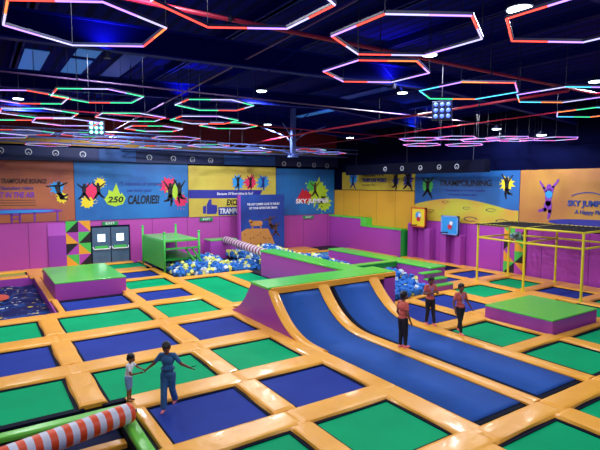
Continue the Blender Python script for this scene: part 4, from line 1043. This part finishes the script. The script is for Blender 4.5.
def person(loc, heading, H, label, J, shirt=CORAL, legs=DARK, sleeve=.55, female=False, long_hair=False, shorts=False, kurta=False, sock=PINKS, lean=(0, 0), look=0.0, headtilt=0.0, wide=1.0, lanyard=False, hs=1.1):
    """J overrides joints as (right, forward, up) in fractions of H; heading is the facing angle"""
    d = dict(pel=(0, 0, .53), wai=(0, 0, .62), che=(0, .0, .73), nk=(0, 0, .83), hd=(0, .02, .93),
             sL=(-.096, 0, .805), sR=(.096, 0, .805), eL=(-.14, -.01, .63), eR=(.14, -.01, .63), wL=(-.15, .05, .49), wR=(.15, .05, .49),
             hL=(-.052, 0, .515), hR=(.052, 0, .515), kL=(-.055, .01, .285), kR=(.055, .01, .285), aL=(-.055, 0, .045), aR=(.055, 0, .045))
    d.update(J)
    P = {k: Vector(v)*H for k, v in d.items()}
    head_r = (.048*H*hs, .058*H*hs, .068*H*hs)
    b = MB(); u = H
    # torso
    b.ball(P['pel'], (.088*u, .065*u, .07*u), n=16); b.ball(P['wai'], (.07*u, .052*u, .08*u), n=16); b.ball(P['che'], (.082*u, .056*u, .088*u), n=16)
    b.capsule(P['sL'], P['sR'], .034*u, .034*u); b.capsule(P['nk']-Vector((0, 0, .03*u)), (P['nk']+P['hd'])*.5, .03*u, .027*u)
    for s in 'LR':
        b.capsule(P['s'+s], P['e'+s], .031*u, .024*u); b.capsule(P['e'+s], P['w'+s], .024*u, .015*u)
        b.capsule(P['h'+s], P['k'+s], .05*u, .034*u); b.capsule(P['k'+s], P['a'+s], .033*u, .02*u)
        f = P['a'+s]; fz = f.z-.033*u; b.capsule((f.x, f.y-.02*u, fz), (f.x, f.y+.085*u, fz-.004*u), .021*u, .015*u)
    # head: skull, jaw, nose, ears
    hd = P['hd']; Rm = (Matrix.Rotation(look, 3, 'Z') @ Matrix.Rotation(headtilt, 3, 'X'))
    F = lambda x, y, z: hd + Rm @ (Vector((x, y, z))*u*hs)
    b.ball(hd, head_r, n=18, rot=Rm); b.ball(F(0, .018, -.03), (.036*u, .038*u, .036*u), n=14, rot=Rm)
    b.capsule(F(0, .055, .008), F(0, .066, -.012), .006*u, .010*u, n=8)
    for s in (-1, 1): b.ball(F(s*.05, 0, -.004), (.008*u, .012*u, .018*u), n=8, rot=Rm)
    b.capsule(F(-.012, .053, -.034), F(.012, .053, -.034), .006*u, .006*u, n=6)
    # hands with five curled fingers
    for s, sg in (('L', -1), ('R', 1)):
        w_ = P['w'+s]; dr = (P['w'+s]-P['e'+s]).normalized(); sd = dr.cross(Vector((sg, .2, 0))).normalized(); pn = dr.cross(sd).normalized()
        pc = w_+dr*.026*u
        b.ball(pc, (.020*u, .012*u, .024*u), n=10, rot=Matrix((sd, pn, dr)).transposed())
        for k, (off, ln) in enumerate(((-.015, .040), (-.005, .045), (.005, .042), (.015, .034))):
            r0 = pc+dr*.018*u+sd*off*u; k1 = r0+dr*ln*.5*u; k2 = k1+(dr*.8+pn*.5*sg).normalized()*ln*.5*u
            b.capsule(r0, k1, .0052*u, .0050*u, n=6); b.capsule(k1, k2, .0050*u, .0042*u, n=6)
        th = pc-sd*.016*u; b.capsule(th, th+(dr*.7-sd*.7+pn*.3*sg)*.03*u, .0062*u, .005*u, n=6)
    body = remesh(b, 'person', SKIN, None, .0048*u if H > 1.3 else .0062*u, 2)
    body.location = loc; body.rotation_euler = (0, 0, heading-PI/2); tag(body, label, 'person')
    # eyes
    e = MB()
    for s in (-1, 1): e.ball(F(s*.019, .050, .010), (.0075*u, .006*u, .005*u), n=8)
    e.build('eyes', EYE, body, smooth=True)
    # hair
    h = MB(); v = u*hs; h.ball(F(0, -.014, .026), (.057*v, .063*v, .060*v), n=18, rot=Rm); h.ball(F(0, -.03, -.005), (.053*v, .042*v, .052*v), n=14, rot=Rm)
    if long_hair: h.ball(F(0, -.045, -.03), (.048*u, .035*u, .06*u), n=14, rot=Rm); h.ball(F(0.0, .03, .05), (.04*u, .03*u, .02*u), n=10, rot=Rm)
    remesh(h, 'hair', HAIR, body, .008*u, 2)
    # top
    c = MB(); g2 = .012*u*wide
    c.ball(P['che'], (.086*u+g2, .06*u+g2, .092*u), n=18); c.ball(P['wai'], (.070*u+g2, .054*u+g2, .09*u), n=18)
    hem = .0 if not kurta else -.06
    c.ball(P['pel']+Vector((0, 0, .02*u+hem*u*.3)), (.080*u+g2, .060*u+g2, .06*u), n=18); c.capsule(P['sL'], P['sR'], .035*u, .035*u)
    for s in 'LR':
        q = P['s'+s].lerp(P['e'+s], sleeve if sleeve <= 1 else 1); c.capsule(P['s'+s], q, .036*u, .032*u)
        if sleeve > 1: c.capsule(q, P['e'+s].lerp(P['w'+s], sleeve-1), .036*u, .028*u)
    top = remesh(c, 'shirt', shirt, body, .009*u, 3)
    # trousers
    l = MB(); l.ball(P['pel']-Vector((0, 0, .01*u)), (.094*u, .071*u, .068*u), n=18)
    for s in 'LR':
        l.capsule(P['h'+s], P['k'+s], .057*u*wide, .043*u*wide)
        if shorts: pass
        else: l.capsule(P['k'+s], P['k'+s].lerp(P['a'+s], .93), .043*u*wide, .032*u*(1.5 if kurta else 1))
    remesh(l, 'shorts' if shorts else 'trousers', legs, body, .009*u, 3)
    if sock:
        k = MB()
        for s in 'LR':
            f = P['a'+s]; fz = f.z-.033*u; k.capsule((f.x, f.y-.02*u, fz), (f.x, f.y+.088*u, fz-.002*u), .025*u, .019*u); k.capsule((f.x, f.y-.01*u, fz), (f.x, f.y-.005*u, f.z+.01*u), .025*u, .024*u)
        remesh(k, 'socks', sock, body, .008*u, 2)
    if lanyard:
        k = MB(); a = P['che']; yy = a.y+.085*u
        k.path([(a.x-.04*u, yy-.03*u, a.z+.10*u), (a.x-.015*u, yy, a.z+.02*u), (a.x+.0*u, yy, a.z-.06*u)], .006*u, n=6); k.path([(a.x+.05*u, yy-.03*u, a.z+.10*u), (a.x+.02*u, yy, a.z+.02*u), (a.x+.0*u, yy, a.z-.06*u)], .006*u, n=6)
        k.box(a.x-.02*u, a.x+.02*u, yy-.003, yy+.006, a.z-.11*u, a.z-.055*u); k.build('lanyard', mat('lanyard_pale', (130, 150, 220), .5), body)
    if kurta:
        k = MB(); a = P['wai']; n = 24
        for i in range(n):
            A = [(a.x+(.094*u)*math.cos(2*PI*j/n), a.y+(.074*u)*math.sin(2*PI*j/n), a.z-.01*u) for j in (i, i+1)]; k.tube(A[0], A[1], .012*u, n=6)
        k.capsule((a.x+.06*u, a.y+.07*u, a.z-.01*u), (a.x+.065*u, a.y+.08*u, a.z-.14*u), .012*u, .014*u, n=8); k.build('waist_tie', mat('tie_blue', (38, 84, 130), .7), body)
    return body
def facing(ax, ay): return math.atan2(ay, ax)
camR = (0.835, -0.55); camF = (0.55, 0.835)
# woman, boy
person((3.63, 11.24, 0.0), facing(-.6, -.80), 1.66, 'woman in a blue outfit stepping onto a blue trampoline, phone in hand',
       dict(hd=(.0, .05, .925), eL=(-.19, .0, .68), wL=(-.34, .06, .645), eR=(.21, -.03, .665), wR=(.34, -.08, .555), kR=(.05, .05, .285), aR=(.05, .07, .045), kL=(-.05, -.02, .29), aL=(-.045, -.16, .085)),
       shirt=TEAL, legs=TEAL, sleeve=.75, long_hair=True, kurta=True, headtilt=-.5, wide=1.12)
ph = box('phone', M_BLACK, -.035, .035, -.008, .008, -.07, .07); ph.location = (4.09, 10.80, 1.09); ph.rotation_euler = (1.2, .2, .6); tag(ph, 'dark phone held in the right-hand side hand of the woman', 'phone')
person((2.92, 12.10, 0.06), facing(.75, -.62), 1.16, 'boy in white shirt and pale blue shorts holding the hand of the woman',
       dict(che=(0, .03, .73), nk=(0, .04, .84), hd=(0, .07, .925), sL=(-.1, .03, .80), sR=(.1, .03, .80), eL=(-.12, .15, .70), wL=(-.02, .31, .69), eR=(.13, .12, .62), wR=(.12, .30, .66), wai=(0, .01, .62)),
       shirt=mat('shirt_white', (240, 244, 250), .7, var=.1, vscale=12), legs=mat('shorts_denim', (120, 160, 214), .7), sleeve=.6, shorts=True, sock=None, headtilt=-.3, wide=1.1, hs=1.35)
# staff
person((11.42, 11.22, 0.06), facing(.95, -.1), 1.84, 'man in coral t-shirt standing on the pad between the ramp lanes',
       dict(eL=(-.13, -.02, .63), wL=(-.12, .06, .50), aL=(-.04, -.02, .045), aR=(.04, .03, .045), kL=(-.045, 0, .285), kR=(.045, .03, .285)), wide=1.05, headtilt=-.1)
person((14.2, 12.55, 0.06), facing(-.4, -.9), 1.84, 'staff member in coral shirt with hands raised at chest, standing beyond the lanes',
       dict(eL=(-.14, .05, .66), wL=(-.02, .15, .73), eR=(.15, .03, .65), wR=(.03, .15, .70), kL=(-.06, .02, .285), aL=(-.07, .06, .045), aR=(.06, -.04, .045), hd=(0, .04, .925)), long_hair=True, headtilt=-.3, lanyard=True)
person((14.25, 11.2, 0.06), facing(-.3, -.95), 1.78, 'man in coral shirt and lanyard walking along the pad nearest the box',
       dict(eL=(-.17, -.02, .64), wL=(-.23, .03, .51), eR=(.16, .0, .63), wR=(.17, .08, .49), kL=(-.05, -.04, .29), aL=(-.05, -.12, .07), kR=(.05, .07, .285), aR=(.03, .09, .045)), lanyard=True, headtilt=-.15)
